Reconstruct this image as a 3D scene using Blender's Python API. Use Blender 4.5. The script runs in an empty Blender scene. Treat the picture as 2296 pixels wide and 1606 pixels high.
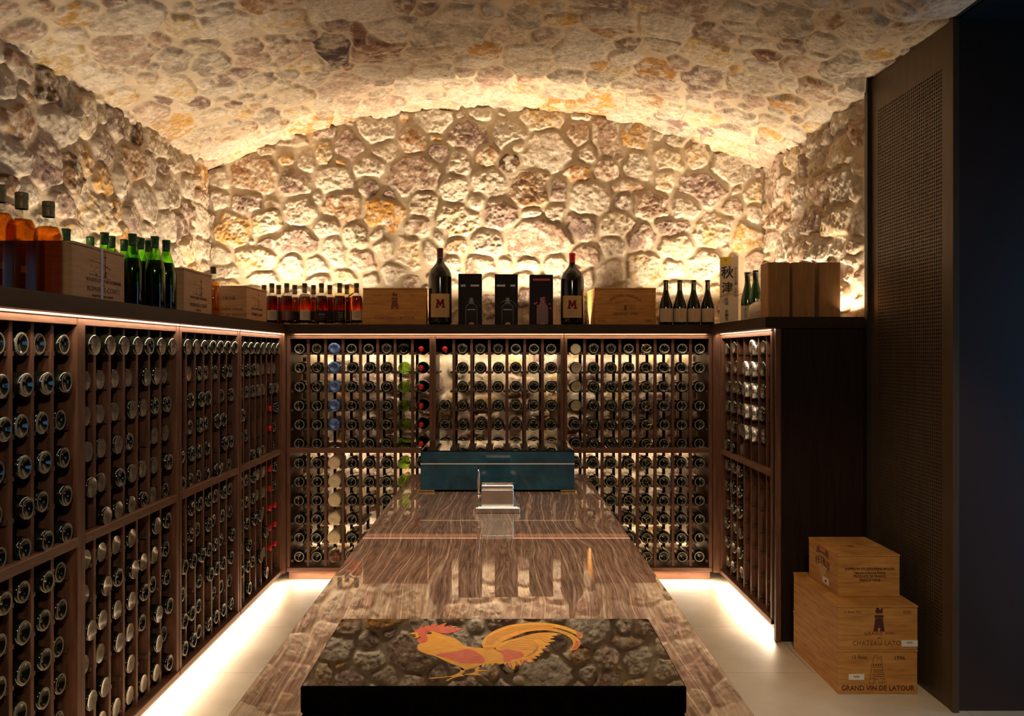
import bpy, math, random
import numpy as np
from mathutils import Vector, Matrix

# ------------------------------------------------------------ camera, world, light
E = 1.382                      # eye height; the floor is z = 0, the camera looks along +Y
U = 0.0027                     # metres per unit on the back rack's front plane
XL, XR, DW = -1.942, 1.75, 5.52    # stone walls: west side, east side, back
DB = 5.035                     # front plane of the back rack
XF = 1.318                     # |x| of the side racks' front planes
CT, CB = E + .1755, E + .122   # countertop: top and underside
SC = bpy.context.scene
C = SC.collection
cam = bpy.data.objects.new('camera', bpy.data.cameras.new('camera')); C.objects.link(cam)
cam.location = (0, 0, E); cam.rotation_euler = (math.pi/2, 0, 0)
cam.data.sensor_width = 36; cam.data.lens = 1865/2296*36
cam.data.shift_x = 24/2296; cam.data.shift_y = -10/2296
cam.data.clip_start = .05; cam.data.clip_end = 60
SC.camera = cam
SC.view_settings.view_transform = 'Standard'; SC.view_settings.look = 'None'
SC.view_settings.gamma = 1; SC.view_settings.use_curve_mapping = False
SC.view_settings.exposure = 0.0
SC.cycles.max_bounces = 10; SC.cycles.diffuse_bounces = 4; SC.cycles.glossy_bounces = 5
SC.cycles.transparent_max_bounces = 20; SC.cycles.caustics_reflective = False; SC.cycles.caustics_refractive = False
SC.cycles.sample_clamp_indirect = 6
w = bpy.data.worlds.new('world'); SC.world = w; w.use_nodes = True
bg = w.node_tree.nodes['Background']; bg.inputs[0].default_value = (.13, .36, .64, 1); bg.inputs[1].default_value = 3.4

WARM = (1.0, .77, .53)
def strip(name, a, b, width, watts, aim, color=WARM, spread=180):
    """a long thin LED strip from a to b, shining along aim"""
    a, b, aim = Vector(a), Vector(b), Vector(aim).normalized()
    l = bpy.data.lights.new(name, 'AREA'); l.shape = 'RECTANGLE'
    l.size = (b-a).length; l.size_y = width; l.energy = watts; l.color = color; l.spread = math.radians(spread)
    o = bpy.data.objects.new(name, l); C.objects.link(o)
    x = (b-a).normalized(); z = -aim; z = (z - x*z.dot(x)).normalized(); y = z.cross(x)
    o.matrix_world = Matrix((( x.x, y.x, z.x, (a.x+b.x)/2), (x.y, y.y, z.y, (a.y+b.y)/2), (x.z, y.z, z.z, (a.z+b.z)/2), (0,0,0,1)))
    return o
# cove strips lying on the countertop, washing the stone upwards
strip('cove_strip_back', (-1.72, DW-.27, CT+.012), (1.54, DW-.27, CT+.012), .02, 70, (0, .05, 1), spread=112)
strip('cove_strip_west', (XL+.22, 3.1, CT+.012), (XL+.22, 5.3, CT+.012), .02, 15, (-.05, 0, 1), spread=130)
strip('cove_strip_east', (XR-.072, 3.99, CT+.012), (XR-.072, 5.25, CT+.012), .02, 11, (.06, 0, 1), spread=130)
# strips behind the open back rack
strip('rack_strip_top', (-1.25, 5.425, 1.40), (1.25, 5.425, 1.40), .03, 7.5, (0, .25, -1))
strip('rack_strip_middle', (-1.25, 5.425, .79), (1.25, 5.425, .79), .03, 7.5, (0, .25, -1))
strip('rack_strip_low', (-1.25, 5.425, .12), (1.25, 5.425, .12), .03, 7, (0, .25, 1))
# strips under the countertop's lip
strip('lip_strip_west', (-1.306, 1.2, CB-.003), (-1.306, 5.0, CB-.003), .012, 6, (-.5, 0, -1))
strip('lip_strip_back', (-1.25, DB-.012, CB-.003), (1.24, DB-.012, CB-.003), .012, 2.6, (0, .5, -1))
strip('lip_strip_east', (1.300, 4.03, CB-.003), (1.300, 5.0, CB-.003), .012, 1.4, (.5, 0, -1))
# toe-kick strips under the racks
strip('toe_strip_west', (-XF-.012, 1.2, .058), (-XF-.012, 5.0, .058), .016, 22, (.45, 0, -1))
strip('toe_strip_back', (-1.26, DB+.02, .058), (1.26, DB+.02, .058), .016, 11, (0, -.4, -1))
strip('toe_strip_east', (XF+.012, 4.04, .058), (XF+.012, 5.0, .058), .016, 7, (-.45, 0, -1))
def spot(name, loc, aim, watts, deg, size=.04, color=(1, .78, .52)):
    l = bpy.data.lights.new(name, 'SPOT'); l.energy = watts; l.spot_size = math.radians(deg); l.spot_blend = .7
    l.shadow_soft_size = size; l.color = color
    o = bpy.data.objects.new(name, l); C.objects.link(o); o.location = loc
    o.rotation_euler = (Vector(aim)-Vector(loc)).to_track_quat('-Z', 'Y').to_euler()
spot('table_spot', (-.05, 1.75, 2.86), (-.02, 2.1, .9), 145, 72)
spot('crate_spot', (.75, .9, 2.80), (1.48, 3.5, .30), 125, 33)
spot('counter_spot', (0, -.6, 2.75), (0, 4.4, 1.0), 135, 66, .12)
# the glazed doorway on the east side lets in blue dusk light

# ------------------------------------------------------------ helpers
random.seed(7); RNG = np.random.default_rng(11)
def tag(o, label=None, cat=None, group=None, kind=None):
    if label: o['label'] = label
    if cat: o['category'] = cat
    if group: o['group'] = group
    if kind: o['kind'] = kind
    return o
def thing(name, loc, rz, label, cat, group=None):
    o = bpy.data.objects.new(name, None); C.objects.link(o); o.location = loc; o.rotation_euler = (0, 0, rz)
    o.empty_display_size = .05
    return tag(o, label, cat, group)
class MB:
    """collects shapes into one mesh"""
    def __init__(s): s.v = []; s.f = []; s.m = []; s.sm = []; s.mi = 0; s.smooth = False
    def add(s, V, Fs):
        b = len(s.v); s.v += [tuple(v) for v in V]; s.f += [tuple(i+b for i in f) for f in Fs]
        s.m += [s.mi]*len(Fs); s.sm += [s.smooth]*len(Fs); return s
    def box(s, x0, x1, y0, y1, z0, z1, b=0):
        if b <= 0:
            V = [(x, y, z) for x in (x0, x1) for y in (y0, y1) for z in (z0, z1)]
            return s.add(V, [(0,1,3,2),(4,6,7,5),(0,4,5,1),(2,3,7,6),(0,2,6,4),(1,5,7,3)])
        V = []; idx = {}
        def g(p):
            if p not in idx: idx[p] = len(V); V.append(p)
            return idx[p]
        X, Y, Z = (x0, x1), (y0, y1), (z0, z1); sg = (1, -1); Fs = []
        P = lambda i, j, k, ax: g((X[i]+(0 if ax == 0 else sg[i]*b), Y[j]+(0 if ax == 1 else sg[j]*b), Z[k]+(0 if ax == 2 else sg[k]*b)))
        for i in (0, 1):
            Fs.append([P(i,0,0,0), P(i,0,1,0), P(i,1,1,0), P(i,1,0,0)][::(1 if i == 0 else -1)])
            Fs.append([P(0,i,0,1), P(1,i,0,1), P(1,i,1,1), P(0,i,1,1)][::(1 if i == 0 else -1)])
            Fs.append([P(0,0,i,2), P(0,1,i,2), P(1,1,i,2), P(1,0,i,2)][::(1 if i == 0 else -1)])
        for i in (0, 1):
            for j in (0, 1):
                o = 1 if i == j else -1
                Fs.append([P(i,j,0,0), P(i,j,0,1), P(i,j,1,1), P(i,j,1,0)][::-o])
                Fs.append([P(i,0,j,0), P(i,0,j,2), P(i,1,j,2), P(i,1,j,0)][::o])
                Fs.append([P(0,i,j,1), P(0,i,j,2), P(1,i,j,2), P(1,i,j,1)][::-o])
                for k in (0, 1):
                    q = o*(1 if k == 0 else -1)
                    Fs.append([P(i,j,k,0), P(i,j,k,1), P(i,j,k,2)][::q])
        return s.add(V, Fs)
    def lathe(s, prof, n=24, c=(0,0,0), axis='Z', sx=1, sy=1, rot=0, jag=None):
        V = []; Fs = []; rings = []
        for r, h in prof:
            if r < 1e-6: rings.append([len(V)]); V.append((0, 0, h)); continue
            R = []
            for i in range(n):
                a = 2*math.pi*i/n + rot; q = r if jag is None else r*jag(i, h, r)
                R.append(len(V)); V.append((q*math.cos(a)*sx, q*math.sin(a)*sy, h))
            rings.append(R)
        for A, B in zip(rings, rings[1:]):
            if len(A) == 1 and len(B) > 1: Fs += [(A[0], B[(i+1) % n], B[i]) for i in range(n)][::1]
            elif len(B) == 1 and len(A) > 1: Fs += [(A[i], A[(i+1) % n], B[0]) for i in range(n)]
            elif len(A) > 1: Fs += [(A[i], A[(i+1) % n], B[(i+1) % n], B[i]) for i in range(n)]
        if axis == 'Y': V = [(x, h, z) for x, z, h in [(v[0], v[1], v[2]) for v in V]]; Fs = [f[::-1] for f in Fs]
        V = [(v[0]+c[0], v[1]+c[1], v[2]+c[2]) for v in V]
        return s.add(V, Fs)
    def tube(s, pts, r, n=8):
        pts = [Vector(p) for p in pts]; V = []; Fs = []
        for i, p in enumerate(pts):
            d = (pts[min(i+1, len(pts)-1)]-pts[max(i-1, 0)]).normalized()
            up = Vector((0, 0, 1)) if abs(d.z) < .9 else Vector((1, 0, 0))
            a = d.cross(up).normalized(); b = d.cross(a)
            rr = r[i] if isinstance(r, (list, tuple)) else r
            V += [p + (a*math.cos(2*math.pi*k/n)+b*math.sin(2*math.pi*k/n))*rr for k in range(n)]
        for i in range(len(pts)-1):
            Fs += [(i*n+k, i*n+(k+1) % n, (i+1)*n+(k+1) % n, (i+1)*n+k) for k in range(n)]
        Fs += [tuple(range(n))[::-1], tuple((len(pts)-1)*n+k for k in range(n))]
        return s.add(V, Fs)
    def poly(s, pts, z0=0, z1=.0005):
        """flat cut-out in the XY plane, z0..z1 thick"""
        n = len(pts); a = sum(pts[i][0]*pts[(i+1) % n][1]-pts[(i+1) % n][0]*pts[i][1] for i in range(n))
        if a < 0: pts = pts[::-1]
        V = [(x, y, z0) for x, y in pts]+[(x, y, z1) for x, y in pts]
        return s.add(V, [tuple(range(n))[::-1], tuple(range(n, 2*n))]+[(i, (i+1) % n, n+(i+1) % n, n+i) for i in range(n)])
    def mesh(s, name, mats):
        me = bpy.data.meshes.new(name); me.from_pydata(s.v, [], s.f)
        for m in (mats if isinstance(mats, (list, tuple)) else [mats]): me.materials.append(m)
        me.polygons.foreach_set('material_index', s.m); me.polygons.foreach_set('use_smooth', s.sm); me.update()
        return me
    def build(s, name, mats, parent=None, loc=(0,0,0), rot=(0,0,0)):
        return put(name, s.mesh(name, mats), parent, loc, rot)
def put(name, me, parent=None, loc=(0,0,0), rot=(0,0,0)):
    o = bpy.data.objects.new(name, me); C.objects.link(o); o.location = loc; o.rotation_euler = rot
    if parent is not None: o.parent = parent
    return o
def kids(o): return [c for c in bpy.data.objects if c.parent == o]
def copy_tree(o, parent=None, loc=None, rz=None):
    c = o.copy(); C.objects.link(c)
    if parent is not None: c.parent = parent
    if loc is not None: c.location = loc
    if rz is not None: c.rotation_euler = (0, 0, rz)
    for k in KIDS.get(o.name, []): copy_tree(k, c)
    return c
KIDS = {}
def index_kids(*roots):
    for o in bpy.data.objects:
        if o.parent is not None: KIDS.setdefault(o.parent.name, []) ; (o in KIDS[o.parent.name]) or KIDS[o.parent.name].append(o)

# ------------------------------------------------------------ materials
def mat(name, col, rough=.5, metal=0, spec=.5, coat=0, **kw):
    m = bpy.data.materials.new(name); m.use_nodes = True
    p = m.node_tree.nodes['Principled BSDF']
    p.inputs['Base Color'].default_value = (*col, 1); p.inputs['Roughness'].default_value = rough
    p.inputs['Metallic'].default_value = metal; p.inputs['Specular IOR Level'].default_value = spec
    p.inputs['Coat Weight'].default_value = coat; p.inputs['Coat Roughness'].default_value = .05
    for k, v in kw.items(): p.inputs[k.replace('_', ' ')].default_value = v
    return m
def nd(m, t, **kw):
    n = m.node_tree.nodes.new(t)
    for k, v in kw.items():
        if k.startswith('i_'): n.inputs[k[2:].replace('_', ' ')].default_value = v
        else: setattr(n, k, v)
    return n
def ramp(m, stops, interp='LINEAR'):
    n = m.node_tree.nodes.new('ShaderNodeValToRGB'); n.color_ramp.interpolation = interp
    e = n.color_ramp.elements
    while len(e) < len(stops): e.new(.5)
    for x, (p, c) in zip(e, stops): x.position = p; x.color = (*c, 1)
    return n
def noisy(name, c1, c2, scale=(1,1,1), nscale=20, detail=6, rough=.5, bump=0, metal=0, spec=.5, coat=0, lo=.35, hi=.65, distort=0):
    """a material mottled or grained between two colours"""
    m = mat(name, c1, rough, metal, spec, coat); L = m.node_tree.links; p = m.node_tree.nodes['Principled BSDF']
    tc = nd(m, 'ShaderNodeTexCoord'); mp = nd(m, 'ShaderNodeMapping'); mp.inputs['Scale'].default_value = scale
    nz = nd(m, 'ShaderNodeTexNoise', i_Scale=nscale, i_Detail=detail, i_Roughness=.6, i_Distortion=distort)
    r = ramp(m, [(lo, c1), (hi, c2)])
    L.new(tc.outputs['Object'], mp.inputs[0]); L.new(mp.outputs[0], nz.inputs['Vector']); L.new(nz.outputs['Fac'], r.inputs[0])
    L.new(r.outputs[0], p.inputs['Base Color'])
    if bump:
        b = nd(m, 'ShaderNodeBump', i_Strength=.6, i_Distance=bump); L.new(nz.outputs['Fac'], b.inputs['Height']); L.new(b.outputs[0], p.inputs['Normal'])
    return m
M = {}
M['wood'] = noisy('walnut_wood', (.075,.032,.019), (.17,.078,.045), (9,9,.8), 9, 6, .46, .0004, lo=.3, hi=.7, spec=.3)
M['wood_h'] = noisy('walnut_wood_rail', (.085,.037,.022), (.19,.088,.05), (.8,.8,9), 9, 6, .44, .0004, lo=.3, hi=.7, spec=.3)
M['rest'] = noisy('dark_rest_wood', (.05,.026,.02), (.085,.045,.032), (3,3,3), 12, 3, .42)
M['dark_panel'] = noisy('dark_stained_panel', (.009,.0035,.0025), (.020,.008,.005), (14,14,.6), 8, 5, .5, spec=.2, lo=.3, hi=.7)
M['counter'] = noisy('dark_counter_wood', (.020,.010,.006), (.034,.017,.010), (.6,.6,8), 8, 5, .5, spec=.2, lo=.3, hi=.7)
M['taupe'] = mat('taupe_board', (.30,.22,.14), .7)
M['rack_back'] = mat('black_rack_back', (.012,.008,.006), .8)
M['pine'] = noisy('crate_pine', (.31,.130,.032), (.51,.26,.075), (1.2,1.2,11), 6, 5, .65, .0003, lo=.3, hi=.72, distort=.6, spec=.2)
M['pine_pale'] = noisy('crate_pale_pine', (.37,.205,.10), (.50,.30,.155), (1.2,1.2,11), 6, 5, .65, .0003, lo=.3, hi=.72, distort=.6, spec=.2)
M['pine_up'] = noisy('box_upright_pine', (.25,.115,.038), (.38,.195,.072), (13,13,1), 6, 5, .6, .0003, lo=.3, hi=.7, distort=.7, spec=.2)
M['brand'] = mat('burnt_brand', (.13,.045,.018), .8)
M['brand_dark'] = mat('dark_brand', (.055,.015,.010), .8)
M['paper'] = mat('white_sticker', (.62,.58,.54), .6)
M['ink'] = mat('black_ink', (.012,.010,.010), .6)
M['glass_dark'] = mat('dark_bottle_glass', (.006,.007,.004), .10, 0, .5)
M['glass_dusty'] = noisy('dusty_bottle_base', (.085,.066,.045), (.19,.155,.11), (1,1,1), 45, 4, .25, coat=.6)
M['glass_olive'] = mat('olive_bottle_glass', (.012,.012,.006), .12, 0, .5)
M['foil_blue'] = noisy('blue_foil', (.05,.10,.28), (.16,.26,.55), (1,1,1), 70, 4, .30, .002, metal=.5)
M['foil_silver'] = noisy('silver_foil', (.60,.60,.60), (.92,.92,.92), (1,1,1), 60, 4, .16, .006, metal=.9)
M['tissue'] = noisy('cream_tissue', (.78,.62,.38), (.92,.80,.58), (1,1,1), 60, 4, .8, .002)
M['capsule_red'] = mat('red_capsule', (.55,.012,.018), .3, .2)
M['capsule_dark'] = mat('dark_red_capsule', (.09,.012,.012), .35)
M['gold'] = mat('gold_metal', (.75,.46,.14), .28, 1)
M['chrome'] = mat('chrome', (.90,.88,.87), .26, 1)
M['black_lacquer'] = mat('black_lacquer', (.004,.003,.003), .012, 0, .45)
M['blue_lacquer'] = noisy('blue_stained_lacquer', (.005,.028,.050), (.011,.062,.095), (2,2,3), 5, 5, .10, coat=1)
M['steel_line'] = mat('bright_metal_line', (.80,.72,.62), .45, .6)
M['rim'] = mat('rim_highlight_glass', (.18,.168,.13), .22, 0, .6)  # pale band paints the bright ring highlight of the bottle bases into the colour
M['bronze'] = noisy('bronze_metal', (.066,.043,.022), (.085,.056,.030), (3,3,.3), 9, 4, .45, metal=.3)
M['perf_back'] = mat('dark_void_backing', (.02,.008,.005), .9)
M['navy'] = noisy('navy_wall_paint', (.026,.012,.0085), (.034,.016,.011), (1,1,.4), 3, 4, .42)
M['black'] = mat('black_paint', (.006,.006,.007), .5)
M['plaster'] = mat('dark_plaster', (.10,.08,.06), .9)
M['ceramic'] = mat('cream_ceramic', (.60,.52,.40), .3)
M['label_tan'] = mat('tan_label', (.42,.27,.11), .6)
M['label_beige'] = mat('beige_label', (.40,.31,.21), .6)
M['label_grey'] = mat('grey_label', (.38,.31,.25), .6)
M['label_black'] = mat('black_label', (.010,.009,.010), .6, 0, .2)
M['label_brown'] = mat('brown_label', (.09,.035,.018), .5)
M['label_wine'] = mat('dark_red_label', (.075,.010,.010), .5)
M['orange_ink'] = mat('orange_ink', (.60,.20,.03), .5)
M['card_black'] = mat('black_card', (.010,.008,.011), .7, 0, .2)
M['letter_red'] = mat('deep_red_letter', (.13,.008,.010), .8, 0, .2)
M['card_white'] = mat('white_card', (.58,.46,.33), .6)
M['yellow'] = mat('yellow_sticker', (.75,.50,.02), .5)
M['ink_red'] = mat('red_ink', (.42,.02,.04), .5)
M['ink_silver'] = mat('silver_ink', (.25,.24,.27), .35, .4)
M['ink_amber'] = mat('amber_ink', (.28,.09,.02), .5)
M['cork_cap'] = mat('black_stopper', (.012,.009,.007), .4)
M['collar'] = mat('tan_neck_band', (.20,.13,.06), .5)
M['khaki_cap'] = mat('khaki_capsule', (.17,.13,.05), .4)
M['twine'] = mat('straw_twine', (.45,.32,.16), .8)
M['purple'] = mat('lilac_tape', (.38,.34,.50), .5)
M['rooster_y'] = noisy('golden_inlay', (.66,.24,.012), (.90,.46,.04), (6,40,1), 10, 4, .25)
M['rooster_r'] = noisy('red_inlay', (.55,.045,.03), (.68,.13,.07), (10,30,1), 10, 4, .25)
M['rooster_l'] = mat('russet_line_inlay', (.30,.06,.02), .3)
def see_through(name, tint, rough=.02):
    """tinted clear glass or liquid: each skin lets light through and mirrors a little"""
    m = bpy.data.materials.new(name); m.use_nodes = True; n = m.node_tree.nodes; L = m.node_tree.links; n.clear()
    o = n.new('ShaderNodeOutputMaterial'); mx = n.new('ShaderNodeMixShader'); t = n.new('ShaderNodeBsdfTransparent'); g = n.new('ShaderNodeBsdfGlossy')
    f = n.new('ShaderNodeFresnel'); ge = n.new('ShaderNodeNewGeometry'); mr = n.new('ShaderNodeMapRange')
    mr.inputs['To Min'].default_value = 1.45; mr.inputs['To Max'].default_value = 1/1.45; L.new(ge.outputs['Backfacing'], mr.inputs['Value']); L.new(mr.outputs[0], f.inputs[0])
    t.inputs[0].default_value = (*tint, 1); g.inputs['Roughness'].default_value = rough; g.inputs[0].default_value = (1,1,1,1)
    L.new(f.outputs[0], mx.inputs[0]); L.new(t.outputs[0], mx.inputs[1]); L.new(g.outputs[0], mx.inputs[2]); L.new(mx.outputs[0], o.inputs[0])
    return m
M['g_clear'] = see_through('clear_glass', (.90,.93,.88))
M['g_green'] = see_through('green_glass', (.34,.74,.10))
M['g_olive'] = see_through('olive_glass', (.42,.58,.16))
M['liq_amber'] = see_through('amber_spirit', (.78,.36,.06), .1)
def liquid(name, tint, ior=1.33):
    m = bpy.data.materials.new(name); m.use_nodes = True; n = m.node_tree.nodes; L = m.node_tree.links; n.clear()
    o = n.new('ShaderNodeOutputMaterial'); g = n.new('ShaderNodeBsdfRefraction'); g.inputs['Color'].default_value = (*tint, 1); g.inputs['IOR'].default_value = ior; g.inputs['Roughness'].default_value = 0
    L.new(g.outputs[0], o.inputs[0]); return m
M['liq_red'] = liquid('red_spirit', (.60,.06,.022))
M['liq_orange'] = liquid('orange_spirit', (.86,.26,.05))
M['liq_gold'] = see_through('golden_spirit', (.90,.55,.08), .1)
M['liq_wine'] = mat('dark_wine', (.012,.004,.004), .15)
M['pearl'] = mat('russet_glass', (.22,.08,.03), .12, 0, .5)

# polished striated marble of the table
m = mat('striated_brown_marble', (.2,.12,.08), .014, 0, .32); M['marble'] = m
L = m.node_tree.links; p = m.node_tree.nodes['Principled BSDF']
tc = nd(m, 'ShaderNodeTexCoord'); mp = nd(m, 'ShaderNodeMapping'); mp.inputs['Scale'].default_value = (1, .5, 1)
warp = nd(m, 'ShaderNodeTexNoise', i_Scale=3.6, i_Detail=1.5, i_Roughness=.45)
sub = nd(m, 'ShaderNodeVectorMath', operation='SUBTRACT'); sub.inputs[1].default_value = (.5,.5,.5)
scl = nd(m, 'ShaderNodeVectorMath', operation='MULTIPLY'); scl.inputs[1].default_value = (.10, 0, 0)
addv = nd(m, 'ShaderNodeVectorMath', operation='ADD')
m2 = nd(m, 'ShaderNodeMapping'); m2.inputs['Scale'].default_value = (1, .05, 1)
b1 = nd(m, 'ShaderNodeTexNoise', i_Scale=15.0, i_Detail=1.6, i_Roughness=.5); b2 = nd(m, 'ShaderNodeTexNoise', i_Scale=260.0, i_Detail=2)
r1 = ramp(m, [(.0,(.125,.074,.055)), (.13,(.215,.132,.100)), (.22,(.145,.086,.064)), (.34,(.25,.160,.120)), (.42,(.165,.100,.075)), (.52,(.30,.200,.155)), (.57,(.18,.110,.082)), (.68,(.24,.15,.112)), (.76,(.135,.080,.060)), (.88,(.27,.175,.132)), (1,(.38,.275,.215))])
band = nd(m, 'ShaderNodeMath', operation='MULTIPLY'); band.inputs[1].default_value = 7.0; pp = nd(m, 'ShaderNodeMath', operation='PINGPONG'); pp.inputs[1].default_value = 1.0
r2 = ramp(m, [(.35,(.62,.60,.58)), (.65,(1.25,1.22,1.20))])
mix = nd(m, 'ShaderNodeMix', data_type='RGBA', blend_type='MULTIPLY'); mix.inputs[0].default_value = 1
L.new(tc.outputs['Object'], mp.inputs[0]); L.new(mp.outputs[0], warp.inputs['Vector']); L.new(warp.outputs['Color'], sub.inputs[0])
L.new(sub.outputs[0], scl.inputs[0]); L.new(tc.outputs['Object'], addv.inputs[0]); L.new(scl.outputs[0], addv.inputs[1])
L.new(addv.outputs[0], m2.inputs[0]); L.new(m2.outputs[0], b1.inputs['Vector']); L.new(m2.outputs[0], b2.inputs['Vector'])
sx = nd(m, 'ShaderNodeSeparateXYZ'); kx = nd(m, 'ShaderNodeMath', operation='MULTIPLY_ADD'); kx.inputs[1].default_value = 52.0
L.new(m2.outputs[0], sx.inputs[0]); L.new(sx.outputs[0], kx.inputs[0]); L.new(b1.outputs['Fac'], band.inputs[0]); L.new(band.outputs[0], kx.inputs[2]); L.new(kx.outputs[0], pp.inputs[0]); L.new(pp.outputs[0], r1.inputs[0]); L.new(b2.outputs['Fac'], r2.inputs[0])
L.new(r1.outputs[0], mix.inputs[6]); L.new(r2.outputs[0], mix.inputs[7]); L.new(mix.outputs[2], p.inputs['Base Color'])

# limestone floor
m = mat('limestone_floor', (.5,.42,.32), .45); M['floor'] = m
L = m.node_tree.links; p = m.node_tree.nodes['Principled BSDF']
tc = nd(m, 'ShaderNodeTexCoord'); n1 = nd(m, 'ShaderNodeTexNoise', i_Scale=2.2, i_Detail=9, i_Roughness=.65)
r = ramp(m, [(.3,(.40,.32,.23)), (.55,(.54,.45,.34)), (.75,(.60,.52,.41))])
bk = nd(m, 'ShaderNodeTexBrick', i_Scale=1.0); bk.offset = .5; bk.inputs['Mortar Size'].default_value = .0025; bk.inputs['Brick Width'].default_value = .9; bk.inputs['Row Height'].default_value = .6
bk.inputs['Color1'].default_value = (1,1,1,1); bk.inputs['Color2'].default_value = (.93,.93,.93,1); bk.inputs['Mortar'].default_value = (.62,.58,.52,1)
mix = nd(m, 'ShaderNodeMix', data_type='RGBA', blend_type='MULTIPLY'); mix.inputs[0].default_value = 1
L.new(tc.outputs['Object'], n1.inputs['Vector']); L.new(n1.outputs['Fac'], r.inputs[0]); L.new(tc.outputs['Object'], bk.inputs['Vector'])
L.new(r.outputs[0], mix.inputs[6]); L.new(bk.outputs['Color'], mix.inputs[7]); L.new(mix.outputs[2], p.inputs['Base Color'])
bp = nd(m, 'ShaderNodeBump', i_Strength=.4, i_Distance=.002); L.new(n1.outputs['Fac'], bp.inputs['Height']); L.new(bp.outputs[0], p.inputs['Normal'])

# rubble stone: colour of each stone comes from the mesh, fine grain from noise
m = mat('rubble_stone', (.5,.4,.3), .92, 0, .2); M['stone'] = m
L = m.node_tree.links; p = m.node_tree.nodes['Principled BSDF']
at = nd(m, 'ShaderNodeVertexColor', layer_name='stone_colour'); tc = nd(m, 'ShaderNodeTexCoord')
n1 = nd(m, 'ShaderNodeTexNoise', i_Scale=38.0, i_Detail=8, i_Roughness=.72); n2 = nd(m, 'ShaderNodeTexNoise', i_Scale=120.0, i_Detail=5, i_Roughness=.7)
r = ramp(m, [(.33,(.66,.61,.56)), (.5,(1.0,1.0,1.0)), (.68,(1.25,1.23,1.2))])
mix = nd(m, 'ShaderNodeMix', data_type='RGBA', blend_type='MULTIPLY')
L.new(tc.outputs['Object'], n1.inputs['Vector']); L.new(tc.outputs['Object'], n2.inputs['Vector']); L.new(n1.outputs['Fac'], r.inputs[0])
L.new(at.outputs['Color'], mix.inputs[6]); L.new(r.outputs[0], mix.inputs[7]); L.new(mix.outputs[2], p.inputs['Base Color'])
L.new(at.outputs['Alpha'], mix.inputs[0])
ad = nd(m, 'ShaderNodeMath', operation='ADD'); ml = nd(m, 'ShaderNodeMath', operation='MULTIPLY'); ml.inputs[1].default_value = .35
L.new(n2.outputs['Fac'], ml.inputs[0]); L.new(n1.outputs['Fac'], ad.inputs[0]); L.new(ml.outputs[0], ad.inputs[1])
st = nd(m, 'ShaderNodeMath', operation='MULTIPLY'); st.inputs[1].default_value = .72
L.new(at.outputs['Alpha'], st.inputs[0])
bp = nd(m, 'ShaderNodeBump', i_Distance=.016); L.new(st.outputs[0], bp.inputs['Strength']); L.new(ad.outputs[0], bp.inputs['Height']); L.new(bp.outputs[0], p.inputs['Normal'])

# ------------------------------------------------------------ the stone room
PAL = {'w': ((.60,.53,.43), (.48,.40,.31)), 'W': ((.60,.54,.45), (.56,.50,.41)), 'b': ((.52,.43,.31), (.42,.33,.23)), 't': ((.50,.36,.27), (.34,.23,.17)),
       'm': ((.25,.175,.145), (.36,.26,.21)), 'o': ((.56,.33,.10), (.46,.30,.15)), 'O': ((.50,.27,.075), (.36,.19,.08)), 'y': ((.55,.40,.20), (.60,.51,.38)),
       'r': ((.32,.185,.10), (.50,.36,.24)), 'R': ((.22,.12,.085), (.30,.18,.13)), 'd': ((.085,.055,.038), (.25,.15,.08)), 'D': ((.085,.060,.058), (.15,.11,.10)), 'g': ((.33,.28,.215), (.44,.38,.30))}
def vnoise(x, y, s, seed):
    r = np.random.default_rng(seed); T = r.random((256, 256)).astype(np.float32)
    X = x/s+91.3; Y = y/s+57.7; i = np.floor(X).astype(int); j = np.floor(Y).astype(int); fx = X-i; fy = Y-j
    fx = fx*fx*(3-2*fx); fy = fy*fy*(3-2*fy); i &= 255; j &= 255; i1 = (i+1) & 255; j1 = (j+1) & 255
    return (T[i,j]*(1-fx)+T[i1,j]*fx)*(1-fy)+(T[i,j1]*(1-fx)+T[i1,j1]*fx)*fy-.5
def fbm(x, y, s, seed, o=4, g=.5):
    t = 0; a = 1
    for k in range(o): t = t+a*vnoise(x, y, s, seed+k); a *= g; s *= .5
    return t
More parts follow.
